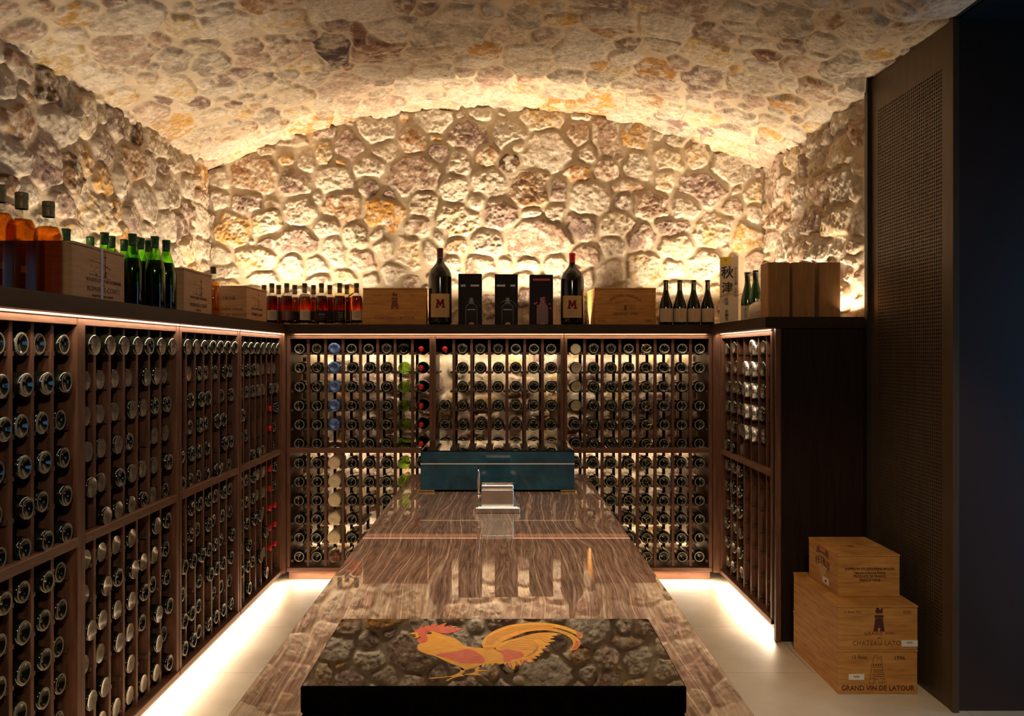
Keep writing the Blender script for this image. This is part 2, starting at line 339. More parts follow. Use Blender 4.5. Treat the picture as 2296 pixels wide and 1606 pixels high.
def stones(us, vs, seeds, keep, place, amp, seed, gap=.010, grow=1.0, lim=1.22, rfill=(.09,.07), kinds='wwwbbttyymrog', wash=0., keep_fn=None):
    """a rubble-stone surface: us x vs grid, stones from seeds plus filler, pushed out along the normal"""
    st = [(a/100, b/100, c/100*grow, d/100*grow, k) for a, b, c, d, k in ((*map(float, t.split(',')[:4]), t.split(',')[4]) for t in seeds.split())]
    rg = random.Random(seed); u0, u1, v0, v1 = us[0], us[-1], vs[0], vs[-1]
    arr = [list(q[:4]) for q in st]; cols = [q[4] for q in st]
    for size in (1.0, .72, .45):
        for t in range(int(2600*(u1-u0)*(v1-v0)/8)):
            x = rg.uniform(u0, u1); y = rg.uniform(v0, v1); q = size*rg.uniform(.8, 1.25)
            ru, rv = rfill[0]*q*rg.uniform(.85, 1.35), rfill[1]*q*rg.uniform(.8, 1.15)
            A = np.array(arr) if arr else np.zeros((0, 4))
            if len(A):
                dx = abs(A[:,0]-x); dy = abs(A[:,1]-y)
                near = np.sqrt((dx/(A[:,2]+ru))**2+(dy/(A[:,3]+rv))**2).min()
                if near < .98: continue
            arr.append([x, y, ru, rv]); cols.append(rg.choice(kinds))
    A = np.array(arr, dtype=np.float32); K = len(A)
    c1 = np.array([PAL[k][0] for k in cols], np.float32); c2 = np.array([PAL[k][1] for k in cols], np.float32)
    tilt = RNG.normal(0, .10, (K, 2)).astype(np.float32); hk = (amp*RNG.uniform(.65, 1.15, K)).astype(np.float32)
    for i, k in enumerate(cols):
        c = RNG.uniform(.9, 1.1)
        c1[i] *= c; c2[i] *= c
    cream = np.array([{'D': -.6, 'R': -.3, 'd': -.05, 'm': -.02, 'O': -.05, 'r': .02, 'o': .03, 'g': -.05, 't': .1, 'b': .1}.get(k, .25) for k in cols], np.float32)
    rough_k = RNG.uniform(.6, 1.5, K).astype(np.float32)
    UU, VV = np.meshgrid(us, vs, indexing='ij'); x = UU.ravel().astype(np.float32); y = VV.ravel().astype(np.float32)
    N = len(x); wx = x+.030*fbm(x, y, .09, seed, 3); wy = y+.030*fbm(x, y, .09, seed+20, 3)
    H = np.zeros(N, np.float32); COL = np.zeros((N, 4), np.float32)
    rough = fbm(x, y, .055, seed+40, 4, .6); fine = fbm(x, y, .014, seed+60, 2); rough2 = fbm(x, y, .035, seed+50, 3, .6); mot = fbm(x, y, .07, seed+80, 4, .65); big = fbm(x, y, .5, seed+90, 2); mot2 = fbm(x, y, .045, seed+120, 4, .7)
    mortar = np.array((.47,.385,.275), np.float32)
    for s in range(0, N, 16000):
        e = min(N, s+16000); X = wx[s:e, None]; Y = wy[s:e, None]
        near = np.where((A[:,0] > X.min()-.6) & (A[:,0] < X.max()+.6) & (A[:,1] > Y.min()-.6) & (A[:,1] < Y.max()+.6))[0]
        if len(near) < 3: near = np.arange(K)
        B = A[near]
        px = np.abs(X-B[:,0])/B[:,2]; py = np.abs(Y-B[:,1])/B[:,3]
        D = (px**2.5+py**2.5)**(1/2.5)
        o = np.argpartition(D, 1, axis=1)[:, :2]; d = np.take_along_axis(D, o, 1); sw = d[:,0] > d[:,1]
        o[sw] = o[sw][:, ::-1]; d[sw] = d[sw][:, ::-1]
        ra = np.sqrt(B[o[:,0],2]*B[o[:,0],3]); rb = np.sqrt(B[o[:,1],2]*B[o[:,1],3])
        edge = np.minimum((d[:,1]-d[:,0])/(1/ra+1/rb)*.95, (lim-d[:,0])*ra)
        k = near[o[:,0]]; t = np.clip((edge-gap)/.012, 0, 1); t = t*t*(3-2*t)*.8+.2*np.clip((edge-gap)/.05, 0, 1)
        T3 = np.clip((edge-gap+.001)/.006, 0, 1)
        dx = X[:,0]-A[k,0]; dy = Y[:,0]-A[k,1]
        flat = amp/.026
        H[s:e] = t*(hk[k]+flat*(tilt[k,0]*dx+tilt[k,1]*dy)+rough_k[k]*(.011*np.abs(rough[s:e])+.008*rough2[s:e]+.005*fine[s:e])*min(1, flat*1.25))+(1-t)*.002*fine[s:e]
        mm = np.clip(mot[s:e]*2.6+.5, 0, 1)[:, None]
        cc = c1[k]*(1-mm)+c2[k]*mm
        cr = np.clip(mot2[s:e]*2.2+cream[k], 0, .8)[:, None]; cc = cc*(1-cr)+np.array((.66,.585,.47), np.float32)*cr
        if wash:
            ws = np.clip((big[s:e]*1.0+mot[s:e]*1.6+wash), 0, 1)[:, None]*.75; cc = cc*(1-ws)+np.array((.55,.47,.36), np.float32)*ws
        q = T3[:, None]
        COL[s:e, :3] = cc*q+mortar*(1-q)*(1+.12*mot[s:e, None]); COL[s:e, 3] = .22+.78*T3
    P = place(x, y, H)
    nu, nv = len(us), len(vs); idx = np.arange(N).reshape(nu, nv)
    Q = np.stack([idx[:-1,:-1], idx[1:,:-1], idx[1:,1:], idx[:-1,1:]], -1).reshape(-1, 4)
    if keep_fn is not None:
        ok = keep_fn(x, y)[Q].any(axis=1); Q = Q[ok]
    me = bpy.data.meshes.new(keep)
    me.vertices.add(N); me.vertices.foreach_set('co', P.astype(np.float32).ravel())
    me.loops.add(len(Q)*4); me.loops.foreach_set('vertex_index', Q.ravel().astype(np.int32))
    me.polygons.add(len(Q)); me.polygons.foreach_set('loop_start', np.arange(0, len(Q)*4, 4, dtype=np.int32))
    me.polygons.foreach_set('loop_total', np.full(len(Q), 4, np.int32)); me.polygons.foreach_set('use_smooth', np.ones(len(Q), bool))
    ca = me.color_attributes.new('stone_colour', 'FLOAT_COLOR', 'POINT'); ca.data.foreach_set('color', COL.ravel())
    me.update(calc_edges=True); me.materials.append(M['stone'])
    return tag(put(keep, me), kind='structure')
S_BACK = '-188,116,7,7,b -164,119,14,13,r -144,128,6,4,o -140,141,10,5,b -130,125,6,10,w -118,132,6,8,y -117,147,9,5,m -100,138,10,9,m -107,127,5,3,o -110,114,14,8,w -136,114,11,9,m -87,123,10,7,w -88,111,7,7,m -122,103,4,5,w -187,102,7,7,w -168,99,11,8,m -152,99,6,4,y -133,93,12,9,w -106,96,13,10,r -157,134,7,4,b -183,128,5,3,b -101,152,4,3,b -83,149,12,9,w -76,133,9,6,b -64,156,4,4,o -44,155,13,8,w -27,158,3,4,b -14,159,8,5,w -59,141,9,9,r -42,144,6,2,o -41,133,7,7,m -22,145,13,9,m 6,146,11,10,w 25,155,16,7,y 11,138,7,5,b 30,133,16,12,w -29,126,9,7,w -9,131,8,7,r 6,125,7,7,d -58,119,17,12,t -31,108,10,9,w -9,113,12,9,w 18,109,13,12,r 38,109,7,7,m -52,99,9,8,b -17,100,6,6,w -78,91,13,11,O -55,84,9,7,t -28,88,15,11,y 0,92,12,10,m 19,92,7,4,y 36,92,8,7,w -41,78,4,5,w -29,71,8,6,r -9,73,11,9,w 24,76,22,12,t -63,66,11,11,y -47,67,6,7,w -76,69,8,8,b -32,57,7,7,w -14,57,11,7,t 3,59,6,5,w 17,58,8,5,y 35,59,8,7,w -70,54,9,8,w -60,48,8,5,t -32,48,4,6,w -8,48,8,7,b 14,50,7,5,t 37,44,6,7,w 53,157,7,4,w 51,145,8,7,t 70,144,10,13,t 89,144,9,9,o 104,144,4,4,b 118,141,9,5,b 56,132,7,6,w 51,120,9,6,O 70,121,8,7,t 80,130,3,3,b 91,124,11,9,w 110,128,12,7,y 130,131,8,10,y 153,124,14,12,w 83,111,11,5,r 108,113,7,7,y 133,109,16,11,m 155,108,4,3,b 168,107,7,8,y 171,120,4,4,m 60,102,13,12,w 80,101,6,6,m 101,97,13,10,t 122,97,10,9,w 153,98,7,6,t 167,91,6,7,w 53,85,11,9,m 77,85,12,7,b 94,77,9,9,m 113,84,12,5,m 141,82,13,11,y 162,76,11,10,o 57,66,11,7,t 73,69,9,7,w 116,71,13,7,y 94,57,12,11,y 73,54,9,8,w 115,57,10,6,w 134,59,11,9,w 168,62,7,7,t 57,50,5,6,w 83,45,7,4,w 119,42,15,4,w 142,42,7,3,o -178,81,12,11,o -156,85,10,9,y -141,73,20,8,m -164,75,3,3,w -116,83,10,7,w -97,78,9,8,b -81,80,6,6,w -110,67,9,10,w -92,60,10,8,t -185,66,7,7,w -162,62,14,9,y -140,57,9,8,w -122,58,8,7,w -157,50,11,5,w -185,54,12,5,w -121,48,8,4,t -103,52,9,5,y -86,50,7,5,w -183,45,10,4,y'
S_LEFT = '335,114,10,6,r 327,104,6,7,w 338,106,5,4,r 352,112,8,8,d 369,116,8,8,g 334,92,11,8,r 362,99,15,9,w 388,110,10,12,y 403,116,4,7,b 417,115,9,9,m 430,115,5,7,b 442,116,8,7,d 469,118,17,8,b 331,78,10,8,w 353,81,13,11,m 375,81,10,12,d 386,91,9,8,o 405,99,13,9,m 436,99,16,10,r 404,83,10,9,o 425,86,11,10,w 459,101,8,9,w 476,106,9,7,m 492,115,8,9,b 512,117,11,8,b 328,68,7,5,d 340,65,8,6,w 368,66,12,8,m 398,67,18,11,y 417,71,8,7,o 437,70,12,8,m 452,81,16,11,w 483,95,20,12,w 454,68,11,4,w 479,72,13,10,w 501,76,11,10,m 513,102,9,8,w 537,115,15,9,O 512,89,11,5,m 537,85,15,10,w 537,100,15,5,t 376,55,11,5,y 426,59,9,6,o 514,65,13,8,y 490,58,13,7,w 540,68,13,7,w 353,56,9,5,w 402,53,12,4,b'
S_RIGHT = '528,109,21,18,t 498,116,11,7,y 481,107,9,8,m 462,116,11,9,w 445,116,7,5,w 424,120,11,8,w 404,120,7,5,b 406,108,12,7,r 426,103,15,7,y 456,104,15,7,b 455,89,16,10,t 426,85,13,9,w 409,80,7,6,b 406,90,8,4,y 486,91,11,12,w 503,96,7,7,r 469,74,16,11,m 433,68,19,8,y 405,64,10,7,w 494,74,9,6,w 526,85,22,8,r 536,74,13,9,w 512,66,11,9,w 485,61,15,8,t 447,56,22,7,w 413,53,11,4,b 410,46,15,3,w 468,64,9,4,w'
S_CEIL = '-183,324,6,7,t -169,314,4,4,r -162,328,7,6,o -171,341,5,6,w -148,345,11,10,w -184,351,8,11,y -161,368,10,13,t -145,370,3,6,t -133,365,5,9,y -118,377,10,12,w -116,358,7,4,w -148,395,6,10,g -135,411,7,9,g -182,386,7,9,w -165,402,4,7,b -160,424,7,13,y -182,408,5,8,y -180,438,6,9,t -179,466,9,11,o -169,430,3,6,m -131,387,8,6,b -130,431,8,6,m -158,471,7,6,b -144,485,5,8,y -145,468,5,5,m -115,403,6,6,m -60,383,17,14,W -79,430,8,17,D -57,442,11,16,R -16,424,18,13,g 2,449,8,9,O -47,467,8,10,t -37,388,5,6,R -25,395,6,7,m -12,404,10,10,w 8,403,9,10,g -97,419,9,16,t -88,407,6,6,m -61,409,3,8,R -71,402,5,7,m -44,412,10,8,w -45,424,8,7,w -106,451,5,7,g -96,466,7,11,g -94,442,9,9,y -74,456,3,5,r -66,470,8,10,w -35,455,9,10,b -112,482,11,11,b -82,485,14,14,t -98,507,6,9,g -88,520,7,12,t -11,486,7,8,t 4,490,9,11,t -29,488,11,12,w -19,448,7,8,b -134,504,6,9,g -118,513,7,9,y -115,540,12,12,O -135,481,3,5,o 15,404,11,11,g 33,393,5,5,w 39,403,8,6,o 62,396,11,10,w 14,427,10,11,t 33,429,7,10,m 55,435,13,18,W 63,414,9,7,r 74,423,5,8,m 87,393,12,12,W 92,417,8,9,w 111,389,9,8,m 112,415,10,13,y 23,450,11,11,w 27,472,11,12,b 74,443,8,9,w 64,459,5,7,o 48,463,8,7,w 76,463,7,8,y 93,449,9,10,O 105,433,6,9,t 119,441,9,12,m 48,486,9,10,g 67,483,6,11,g 95,471,12,11,t 22,512,8,7,o 75,513,9,13,O 59,541,17,14,O 124,464,6,8,m 137,465,6,9,t 115,363,7,8,W 135,358,10,11,g 120,377,7,5,w 150,345,5,8,r 162,343,7,13,w 168,322,6,6,b 176,333,5,7,t 178,359,5,7,o 171,380,7,12,g 138,396,5,5,R 145,378,5,7,m 154,397,6,10,t 155,366,6,8,w 158,377,4,5,w 131,424,3,4,o 144,412,8,8,w 141,433,11,10,b 157,420,3,7,y 170,413,7,9,r 166,441,8,9,O 138,470,5,10,t 183,400,5,7,w 168,471,6,6,b 173,491,5,5,o 183,438,6,8,w 155,514,10,12,w'

CXV, HALF, SPR, CRN = (XL+XR)/2, (XR-XL)/2, E+1.225, E+1.645
RV = (HALF**2+(CRN-SPR)**2)/(2*(CRN-SPR)); CZV = CRN-RV
def arc_z(x): return CZV+np.sqrt(np.maximum(RV*RV-(x-CXV)**2, 0))
lower = lambda a, b, st: np.arange(a, b, st)
# back wall (u = x, v = z - E)
vs = np.concatenate([np.arange(-1.382, .12, .014), np.arange(.12, 1.70, .0055)])
stones(np.arange(XL-.05, XR+.06, .0055), vs, S_BACK, 'wall_back', lambda x, y, h: np.stack([x, DW-h, y+E], 1), .026, 100,
       keep_fn=lambda x, y: y+E < arc_z(x)+.05)
# side walls (u = Y, v = z - E)
us = np.concatenate([np.arange(-1.5, 2.6, .03), np.arange(2.6, DW+.05, .0065)])
vs = np.concatenate([np.arange(-1.382, .10, .04), np.arange(.10, 1.31, .0065)])
stones(us, vs, S_LEFT, 'wall_left', lambda x, y, h: np.stack([XL+h, x, y+E], 1), .026, 200)
us = np.arange(3.93, DW+.05, .0065); vs = np.concatenate([np.arange(-1.382, .10, .04), np.arange(.10, 1.31, .0065)])
stones(us, vs, S_RIGHT, 'wall_right', lambda x, y, h: np.stack([XR-h*np.clip((x-4.0)/.07, 0, 1), x, y+E], 1), .026, 300, kinds='wwwbbtty')
# vault (u = arc length from the crown, v = Y)
us = np.arange(-HALF*1.06-.02, HALF*1.06+.04, .008); vs = np.concatenate([np.arange(-1.5, 2.4, .03), np.arange(2.4, DW+.03, .0075)])
def vault(x, y, h):
    a = x/RV; r = RV-h
    X = CXV+r*np.sin(a); Z = CZV+r*np.cos(a); q = (y < 3.93) & (X > 1.3)
    return np.stack([np.where(q, np.minimum(X, 1.752), X), y, np.where(q, np.maximum(Z, E+1.297-.4*(h-.004)), Z)], 1)
stones(us, vs, S_CEIL, 'ceiling', vault, .017, 400, gap=.006, grow=1.16, lim=1.3, rfill=(.11,.115), kinds='wwbbttymgryw', wash=.12, keep_fn=lambda x, y: (x < 1.90) | (y > 3.2))

def structure(name, mb, m): return tag(mb.build(name, m), kind='structure')
structure('floor', MB().box(-2.3, 3.6, -1.6, 5.8, -.06, 0), M['floor'])
structure('wall_behind', MB().box(XL-.1, 3.6, -1.62, -1.5, 0, 3.2), M['plaster'])
TZ = E+1.295                      # soffit height of the side bay
structure('wall_side_bay', MB().box(XR-.002, 3.5, 3.216, 3.30, 0, TZ), M['navy'])
structure('ceiling_side_bay', MB().box(XR+.01, 3.6, -1.5, 3.25, TZ, TZ+.08).box(XR+.01, XR+.07, -1.5, 3.3, TZ+.08, TZ+.5), M['black'])
structure('wall_outer', MB().box(3.42, 3.55, -1.5, 1.9, 0, TZ).box(3.42, 3.55, 3.12, 3.3, 0, TZ).box(3.42, 3.55, 1.9, 3.12, 2.14, TZ), M['plaster'])
fr = MB().box(3.40, 3.56, 1.88, 1.93, 0, 2.16).box(3.40, 3.56, 3.09, 3.14, 0, 2.16).box(3.40, 3.56, 1.88, 3.14, 2.12, 2.17)
structure('door_1', fr, M['black'])
structure('trim_1', MB().box(XR-.016, XR+.02, -1.4, 3.92, TZ, TZ+.022).box(1.736, 1.76, 3.196, 3.218, 0, TZ, .001), M['bronze'])

# perforated bronze screen
def perforated():
    t = thing('perforated_screen', (1.74, 3.216, 0), 0, 'tall bronze metal screen with rows of small square holes beside the stacked crates', 'metal screen')
    L_, H_ = .704, TZ; px, pz = .0170, .0153; y0, z0 = .066, .26; ny, nz = 33, 147; hw = .0046; hh = .0044
    ys = [0.]; zs = [0.]
    for i in range(ny): c = y0+px*(i+.5); ys += [c-hw, c+hw]
    for k in range(nz): c = z0+pz*(k+.5); zs += [c-hh, c+hh]
    ys.append(L_); zs.append(H_); a, b = len(ys), len(zs)
    V = [(0, y, z) for y in ys for z in zs]+[(.0022, y, z) for y in ys for z in zs]; n = a*b; F_ = []
    hole = lambda i, k: i % 2 == 1 and k % 2 == 1 and 0 <= i < a-1 and 0 <= k < b-1
    for i in range(a-1):
        for k in range(b-1):
            p = i*b+k; q = (i+1)*b+k
            if hole(i, k): F_ += [(p, q, q+n, p+n), (p+1, p+1+n, q+1+n, q+1), (p, p+n, p+1+n, p+1), (q, q+1, q+1+n, q+n)]; continue
            F_.append((p, p+1, q+1, q))
            F_.append((p+n, q+n, q+1+n, p+1+n))
    MB().add(V, F_).build('perforated_sheet', M['bronze'], t)
    MB().box(.009, .0095, .03, L_-.03, .1, H_-.05).build('backing', M['perf_back'], t)
    MB().box(-.006, .010, L_-.004, L_+.012, 0, H_+.004, .001).box(-.004, .012, -.010, .002, 0, H_, .001).build('edge_trim', M['black'], t)
perforated()
structure('trim_2', MB().box(1.722, 1.80, 3.912, 3.945, 0, TZ+.01, .001), M['black'])

# ------------------------------------------------------------ wine racks
ROW = [E+(10-42.6*i)*U for i in range(6)]+[E+(-247-42.1*i)*U for i in range(6)]
TOPZ, MIDZ, BOTZ = (E+33*U, E+43*U), (E-223*U, E-212*U), (E-489*U, E-480*U)
ORD = ['top', 'second', 'third', 'fourth', 'fifth', 'sixth', 'seventh', 'eighth', 'ninth', 'tenth', 'eleventh', 'bottom']
def make_bay(label, origin, rz, x0, x1, n, depth, solid, groups, back=True, taupe=()):
    """a rack unit; local x runs along it, local y goes into it. x0..x1 is the clear opening"""
    t = thing('wine_rack', origin, rz, label, 'wine rack', groups)
    w_ = .019 if not solid else .024; sp = .0175; rec = .022
    zc = CB-.012
    for s, xa in ((0, x0-w_), (1, x1)):
        sd = MB().box(xa, xa+w_, 0, depth, BOTZ[0], zc, .0012).build('side_panel', M['wood'], t)
    MB().box(x0, x1, .002, .03, *TOPZ, .001).box(x0-w_, x1+w_, -.004, .016, CB-.010, CB-.002, .001).box(x0, x1, depth-.02, depth, TOPZ[0]-.0, TOPZ[1]).build('top_rail', M['wood_h'], t)
    MB().box(x0, x1, -.002, .028, *MIDZ, .0012).box(x0, x1, depth-.022, depth, *MIDZ).build('middle_rail', M['wood_h'], t)
    MB().box(x0-w_, x1+w_, -.004, .05, *BOTZ, .0012).box(x0, x1, .05, depth, BOTZ[0], BOTZ[0]+.012).build('bottom_rail', M['wood_h'], t)
    MB().box(x0-w_, x1+w_, .055, .073, 0, BOTZ[0]).build('plinth', M['wood_h'], t)
    if back: MB().box(x0, x1, depth-.004, depth+.004, BOTZ[1], TOPZ[1]).build('back_panel', M['rack_back'], t)
    else: MB().box(x0, x1, depth-.006, depth+.004, E-.004, CB-.004).build('back_rail', M['rack_back'], t)
    for a, b in taupe: MB().box(a, b, depth+.098, depth+.106, BOTZ[1], E).build('back_board', M['taupe'], t)
    pitch = (x1-x0)/n
    dm = MB()
    if solid: dm.box(-sp/2, sp/2, rec, depth-.006, BOTZ[1], TOPZ[0], .001)
    else: dm.box(-sp/2, sp/2, rec, rec+.022, BOTZ[1], TOPZ[0], .001).box(-sp/2, sp/2, depth-.024, depth-.006, BOTZ[1], TOPZ[0], .001)
    dmesh = dm.mesh('divider', M['wood'])
    rm = MB()
    for a, b in ((-sp/2-.014, -sp/2), (sp/2, sp/2+.014)): rm.box(a, b, rec+.004, depth-.008, -.0342, -.0202, .0008)
    if not solid: rm.box(-sp/2, sp/2, rec+.022, depth-.024, -.0342, -.0202)
    rmesh = rm.mesh('bottle_rest', M['rest'])
    em = {s: MB().box(*((0, .014) if s == 0 else (-.014, 0)), rec+.004, depth-.008, -.0342, -.0202, .0008).mesh('bottle_rest', M['rest']) for s in (0, 1)}
    cells = [x0+pitch*(i+.5) for i in range(n)]
    for i in range(1, n):
        d = put('divider', dmesh, t, (x0+pitch*i, 0, 0))
        for z in ROW: put('bottle_rest', rmesh, d, (0, 0, z))
    for s, xe in ((0, x0), (1, x1)):
        side = [c for c in t.children if c.name.startswith('side_panel')][s]
        for z in ROW: put('bottle_rest', em[s], side, (xe, 0, z))
    return t, cells
BAYS = {}
gb = 'open rack units along the back wall'; gs = 'rack units along the side with the amber bottles'
for key, lab, a, b, n, tp in (('A', 'open walnut wine rack unit on back wall, below the row of red liquor bottles', -474, -161, 8, ((-474*U, -432*U),)),
                          ('B', 'open walnut wine rack unit in middle of back wall, behind the blue box', -147, 133, 7, ()),
                          ('C', 'open walnut wine rack unit on back wall, below the four flip-top bottles', 148, 466, 8, ((426*U, 466*U),))):
    BAYS[key] = (make_bay(lab, (0, DB, 0), 0, a*U, b*U, n, .33, False, gb, False, tp), (0, DB), 0)
LY = {'L1': (1.852, 2.588), 'L2': (2.636, 3.377), 'L3': (3.433, 4.162), 'L4': (4.222, 4.963)}
for key, lab in (('L1', 'walnut wine rack unit under the tall amber spirit bottles'), ('L2', 'walnut wine rack unit under the crate beside the green-necked bottles'),
                 ('L3', 'walnut wine rack unit under the second pale crate'), ('L4', 'walnut wine rack unit with red-capped bottles, in the corner under the third crate')):
    a, b = LY[key]
    BAYS[key] = (make_bay(lab, (-XF, 0, 0), math.pi/2, a, b, 7, .36, True, gs), (-XF, 0), math.pi/2)
# short rack by the floor crates: local x = 5.03 - Y
BAYS['R'] = (make_bay('short walnut wine rack holding silver-wrapped bottles, next to the dark end panel', (XF, 5.03, 0), -math.pi/2, .045, .955, 7, .36, True, None), (XF, 5.03), -math.pi/2)
e = thing('end_panel', (XF-.003, 4.0, 0), 0, 'tall dark-stained end panel of the short rack behind the stacked crates', 'end panel')
MB().box(.0, .452, -.012, .010, 0, CB, .001).build('board', M['dark_panel'], e)
MB().box(-.003, .022, -.026, -.012, 0, CB-.002, .0015).build('edge_post', M['wood'], e)
for nm, x0, x1, lab in (('corner_post', -XF-.02, -474*U-.021, 'upright walnut corner post beside the red-capped bottles'), ('corner_post', 466*U+.021, XF+.02, 'upright walnut corner post where the short rack meets the back rack')):
    tag(MB().box(x0, x1, 4.992 if x0 < 0 else 5.012, DB+.03, BOTZ[0], CB, .0015).box(x0+(.008), x1-(.008), (4.992 if x0 < 0 else 5.012)-.003, 5.0 if x0 < 0 else 5.02, BOTZ[0]+.02, CB-.01, .001).build(nm, M['wood']), lab, 'post', 'corner posts of the racks')

# countertop: one continuous U-shaped slab
yf, xw, xe, ye = 5.022, -1.293, 1.262, 3.972
P = [(XL+.012, 1.2), (xw, 1.2), (xw, yf), (xe, yf), (xe, ye), (XR-.008, ye), (XR-.008, DW-.012), (XL+.012, DW-.012)]
n = len(P); V = [(x, y, CB) for x, y in P]+[(x, y, CT) for x, y in P]
tag(MB().add(V, [tuple(range(n))[::-1], tuple(range(n, 2*n))]+[(i, (i+1) % n, n+(i+1) % n, n+i) for i in range(n)]).build('countertop', M['counter']),
    'long dark wooden countertop running round on top of the wine racks', 'countertop')

# ------------------------------------------------------------ bottles in the racks
def crumple(seed, a):
    r = random.Random(seed); T = [[r.uniform(1-a, 1+a) for _ in range(64)] for _ in range(40)]
    return lambda i, h, rr: T[int(abs(h)*160) % 40][i % 64]
BODY = [(.0345, .010), (.0365, .018), (.0372, .05), (.0372, .185), (.034, .202), (.024, .222), (.0165, .238), (.0145, .262), (.0145, .290), (.016, .292), (.016, .300), (0, .3005)]
def bottle_mesh(kind):
    b = MB(); b.smooth = True
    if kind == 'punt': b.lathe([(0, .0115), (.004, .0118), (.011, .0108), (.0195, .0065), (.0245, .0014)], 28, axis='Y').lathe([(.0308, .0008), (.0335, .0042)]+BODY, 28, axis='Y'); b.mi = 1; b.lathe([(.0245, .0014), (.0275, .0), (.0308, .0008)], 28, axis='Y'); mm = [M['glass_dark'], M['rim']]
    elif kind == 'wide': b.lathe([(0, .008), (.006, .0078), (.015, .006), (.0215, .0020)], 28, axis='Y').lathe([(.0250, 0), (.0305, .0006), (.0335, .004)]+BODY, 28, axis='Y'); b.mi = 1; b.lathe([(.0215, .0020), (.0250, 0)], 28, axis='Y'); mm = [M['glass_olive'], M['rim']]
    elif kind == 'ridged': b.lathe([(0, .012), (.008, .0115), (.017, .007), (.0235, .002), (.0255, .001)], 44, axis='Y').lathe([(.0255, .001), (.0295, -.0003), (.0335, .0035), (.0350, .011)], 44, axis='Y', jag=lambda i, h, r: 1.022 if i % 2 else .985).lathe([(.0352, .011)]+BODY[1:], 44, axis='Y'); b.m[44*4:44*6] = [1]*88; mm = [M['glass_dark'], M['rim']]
    elif kind == 'dusty': b.mi = 1; b.lathe([(0, .004), (.018, .003), (.028, .0008), (.0315, 0)], 28, axis='Y'); b.mi = 0; b.lathe([(.0315, 0), (.0345, .003)]+BODY, 28, axis='Y'); mm = [M['glass_dark'], M['glass_dusty']]
    elif kind == 'green': b.lathe([(0, .024), (.008, .021), (.018, .009), (.0255, .001), (.029, 0), (.0335, .004)]+BODY, 28, axis='Y'); mm = M['g_olive']
    elif kind == 'clear': b.lathe([(0, .012), (.02, .006), (.03, 0), (.0345, .003)]+BODY, 28, axis='Y'); b.mi = 1; b.lathe([(0, .016), (.030, .012), (.0335, .02), (.0335, .17), (0, .17)], 20, axis='Y'); mm = [M['g_clear'], M['liq_amber']]
    elif kind == 'blue': b.lathe([(0, .004), (.010, .006), (.020, .002), (.030, .0), (.0355, .004), (.038, .014), (.038, .19), (.030, .22), (.018, .25), (.017, .30), (0, .30)], 36, axis='Y', jag=crumple(3, .05)); mm = M['foil_blue']
    elif kind == 'tissue': b.lathe([(0, .006), (.008, .004), (.018, .001), (.030, .0), (.0375, .004), (.0395, .014), (.0395, .20), (.030, .24), (.020, .30), (0, .30)], 36, axis='Y', jag=crumple(5, .035)); mm = M['tissue']
    elif kind == 'silver': b.lathe([(0, .008), (.014, .004), (.024, 0), (.033, .001), (.0395, .006), (.0415, .02), (.040, .19), (.026, .23), (.02, .30), (0, .30)], 30, axis='Y', jag=crumple(8, .07)); mm = M['foil_silver']
    elif kind == 'magnum': b.mi = 1; b.lathe([(r*1.15, h) for r, h in [(0, .018), (.008, .016), (.018, .007), (.0255, .001), (.029, 0)]], 28, axis='Y'); b.mi = 0; b.lathe([(r*1.15, h) for r, h in [(.029, 0), (.0335, .004)]+BODY], 28, axis='Y'); mm = [M['glass_olive'], M['glass_dusty']]
    elif kind == 'neck': b.lathe([(.0148, .052), (.0148, .06), (.0175, .072), (.026, .092), (.0345, .108), (.0372, .125), (.0372, .28), (.034, .295), (.028, .30), (0, .285)], 28, axis='Y'); mm = M['glass_dark']
    return b.mesh(kind, mm)
BM = {}
def BMESH(k):
    if k not in BM: BM[k] = bottle_mesh(k)
    return BM[k]
cap_mesh = None
def cap():
    global cap_mesh
    if cap_mesh is None:
        b = MB(); b.smooth = True; b.lathe([(0, -.0005), (.0125, 0), (.0155, .002), (.0165, .006), (.0158, .014), (.0155, .052), (0, .052)], 20, axis='Y'); cap_mesh = b.mesh('capsule', M['capsule_red'])
    return cap_mesh
def net_mesh(seed):
    r = random.Random(seed); b = MB(); k = 3; o = (r.uniform(-.006, .006), r.uniform(-.012, .0)); a0 = r.uniform(0, 6.3)
    for i in range(k):
        a = a0+i*2.1+r.uniform(-.35, .35); c, s = math.cos(a), math.sin(a)
        b.tube([(o[0], -.003, o[1]), (.020*c, -.0015, .020*s), (.034*c, .001, .034*s), (.0383*c, .012, .0383*s), (.0383*c, .10, .0383*s)], .0014, 5)
    return b.mesh('gold_wire', M['gold'])
NETS = [net_mesh(i) for i in range(6)]
NAMES = {'punt': 'wine_bottle', 'wide': 'wine_bottle', 'ridged': 'wine_bottle', 'dusty': 'wine_bottle', 'green': 'green_glass_bottle', 'clear': 'clear_glass_bottle', 'blue': 'foil_wrapped_bottle',
         'tissue': 'tissue_wrapped_bottle', 'silver': 'foil_wrapped_bottle', 'magnum': 'wine_bottle', 'neck': 'red_capped_bottle', 'net': 'wire_netted_bottle', 'pale': 'wine_bottle'}
LOOK = {'punt': 'dark wine bottle', 'wide': 'dark olive wine bottle', 'ridged': 'dark bottle with ridged base', 'dusty': 'dusty bottle with pale flat base', 'green': 'yellow-green glass bottle', 'clear': 'clear bottle of amber spirit',
        'blue': 'bottle wrapped in blue foil', 'tissue': 'bottle wrapped in cream tissue', 'silver': 'bottle in crumpled silver foil', 'magnum': 'wide dusty bottle', 'neck': 'red-capped bottle lying neck outwards', 'net': 'bottle in gold wire net', 'pale': 'green bottle with frosted base'}
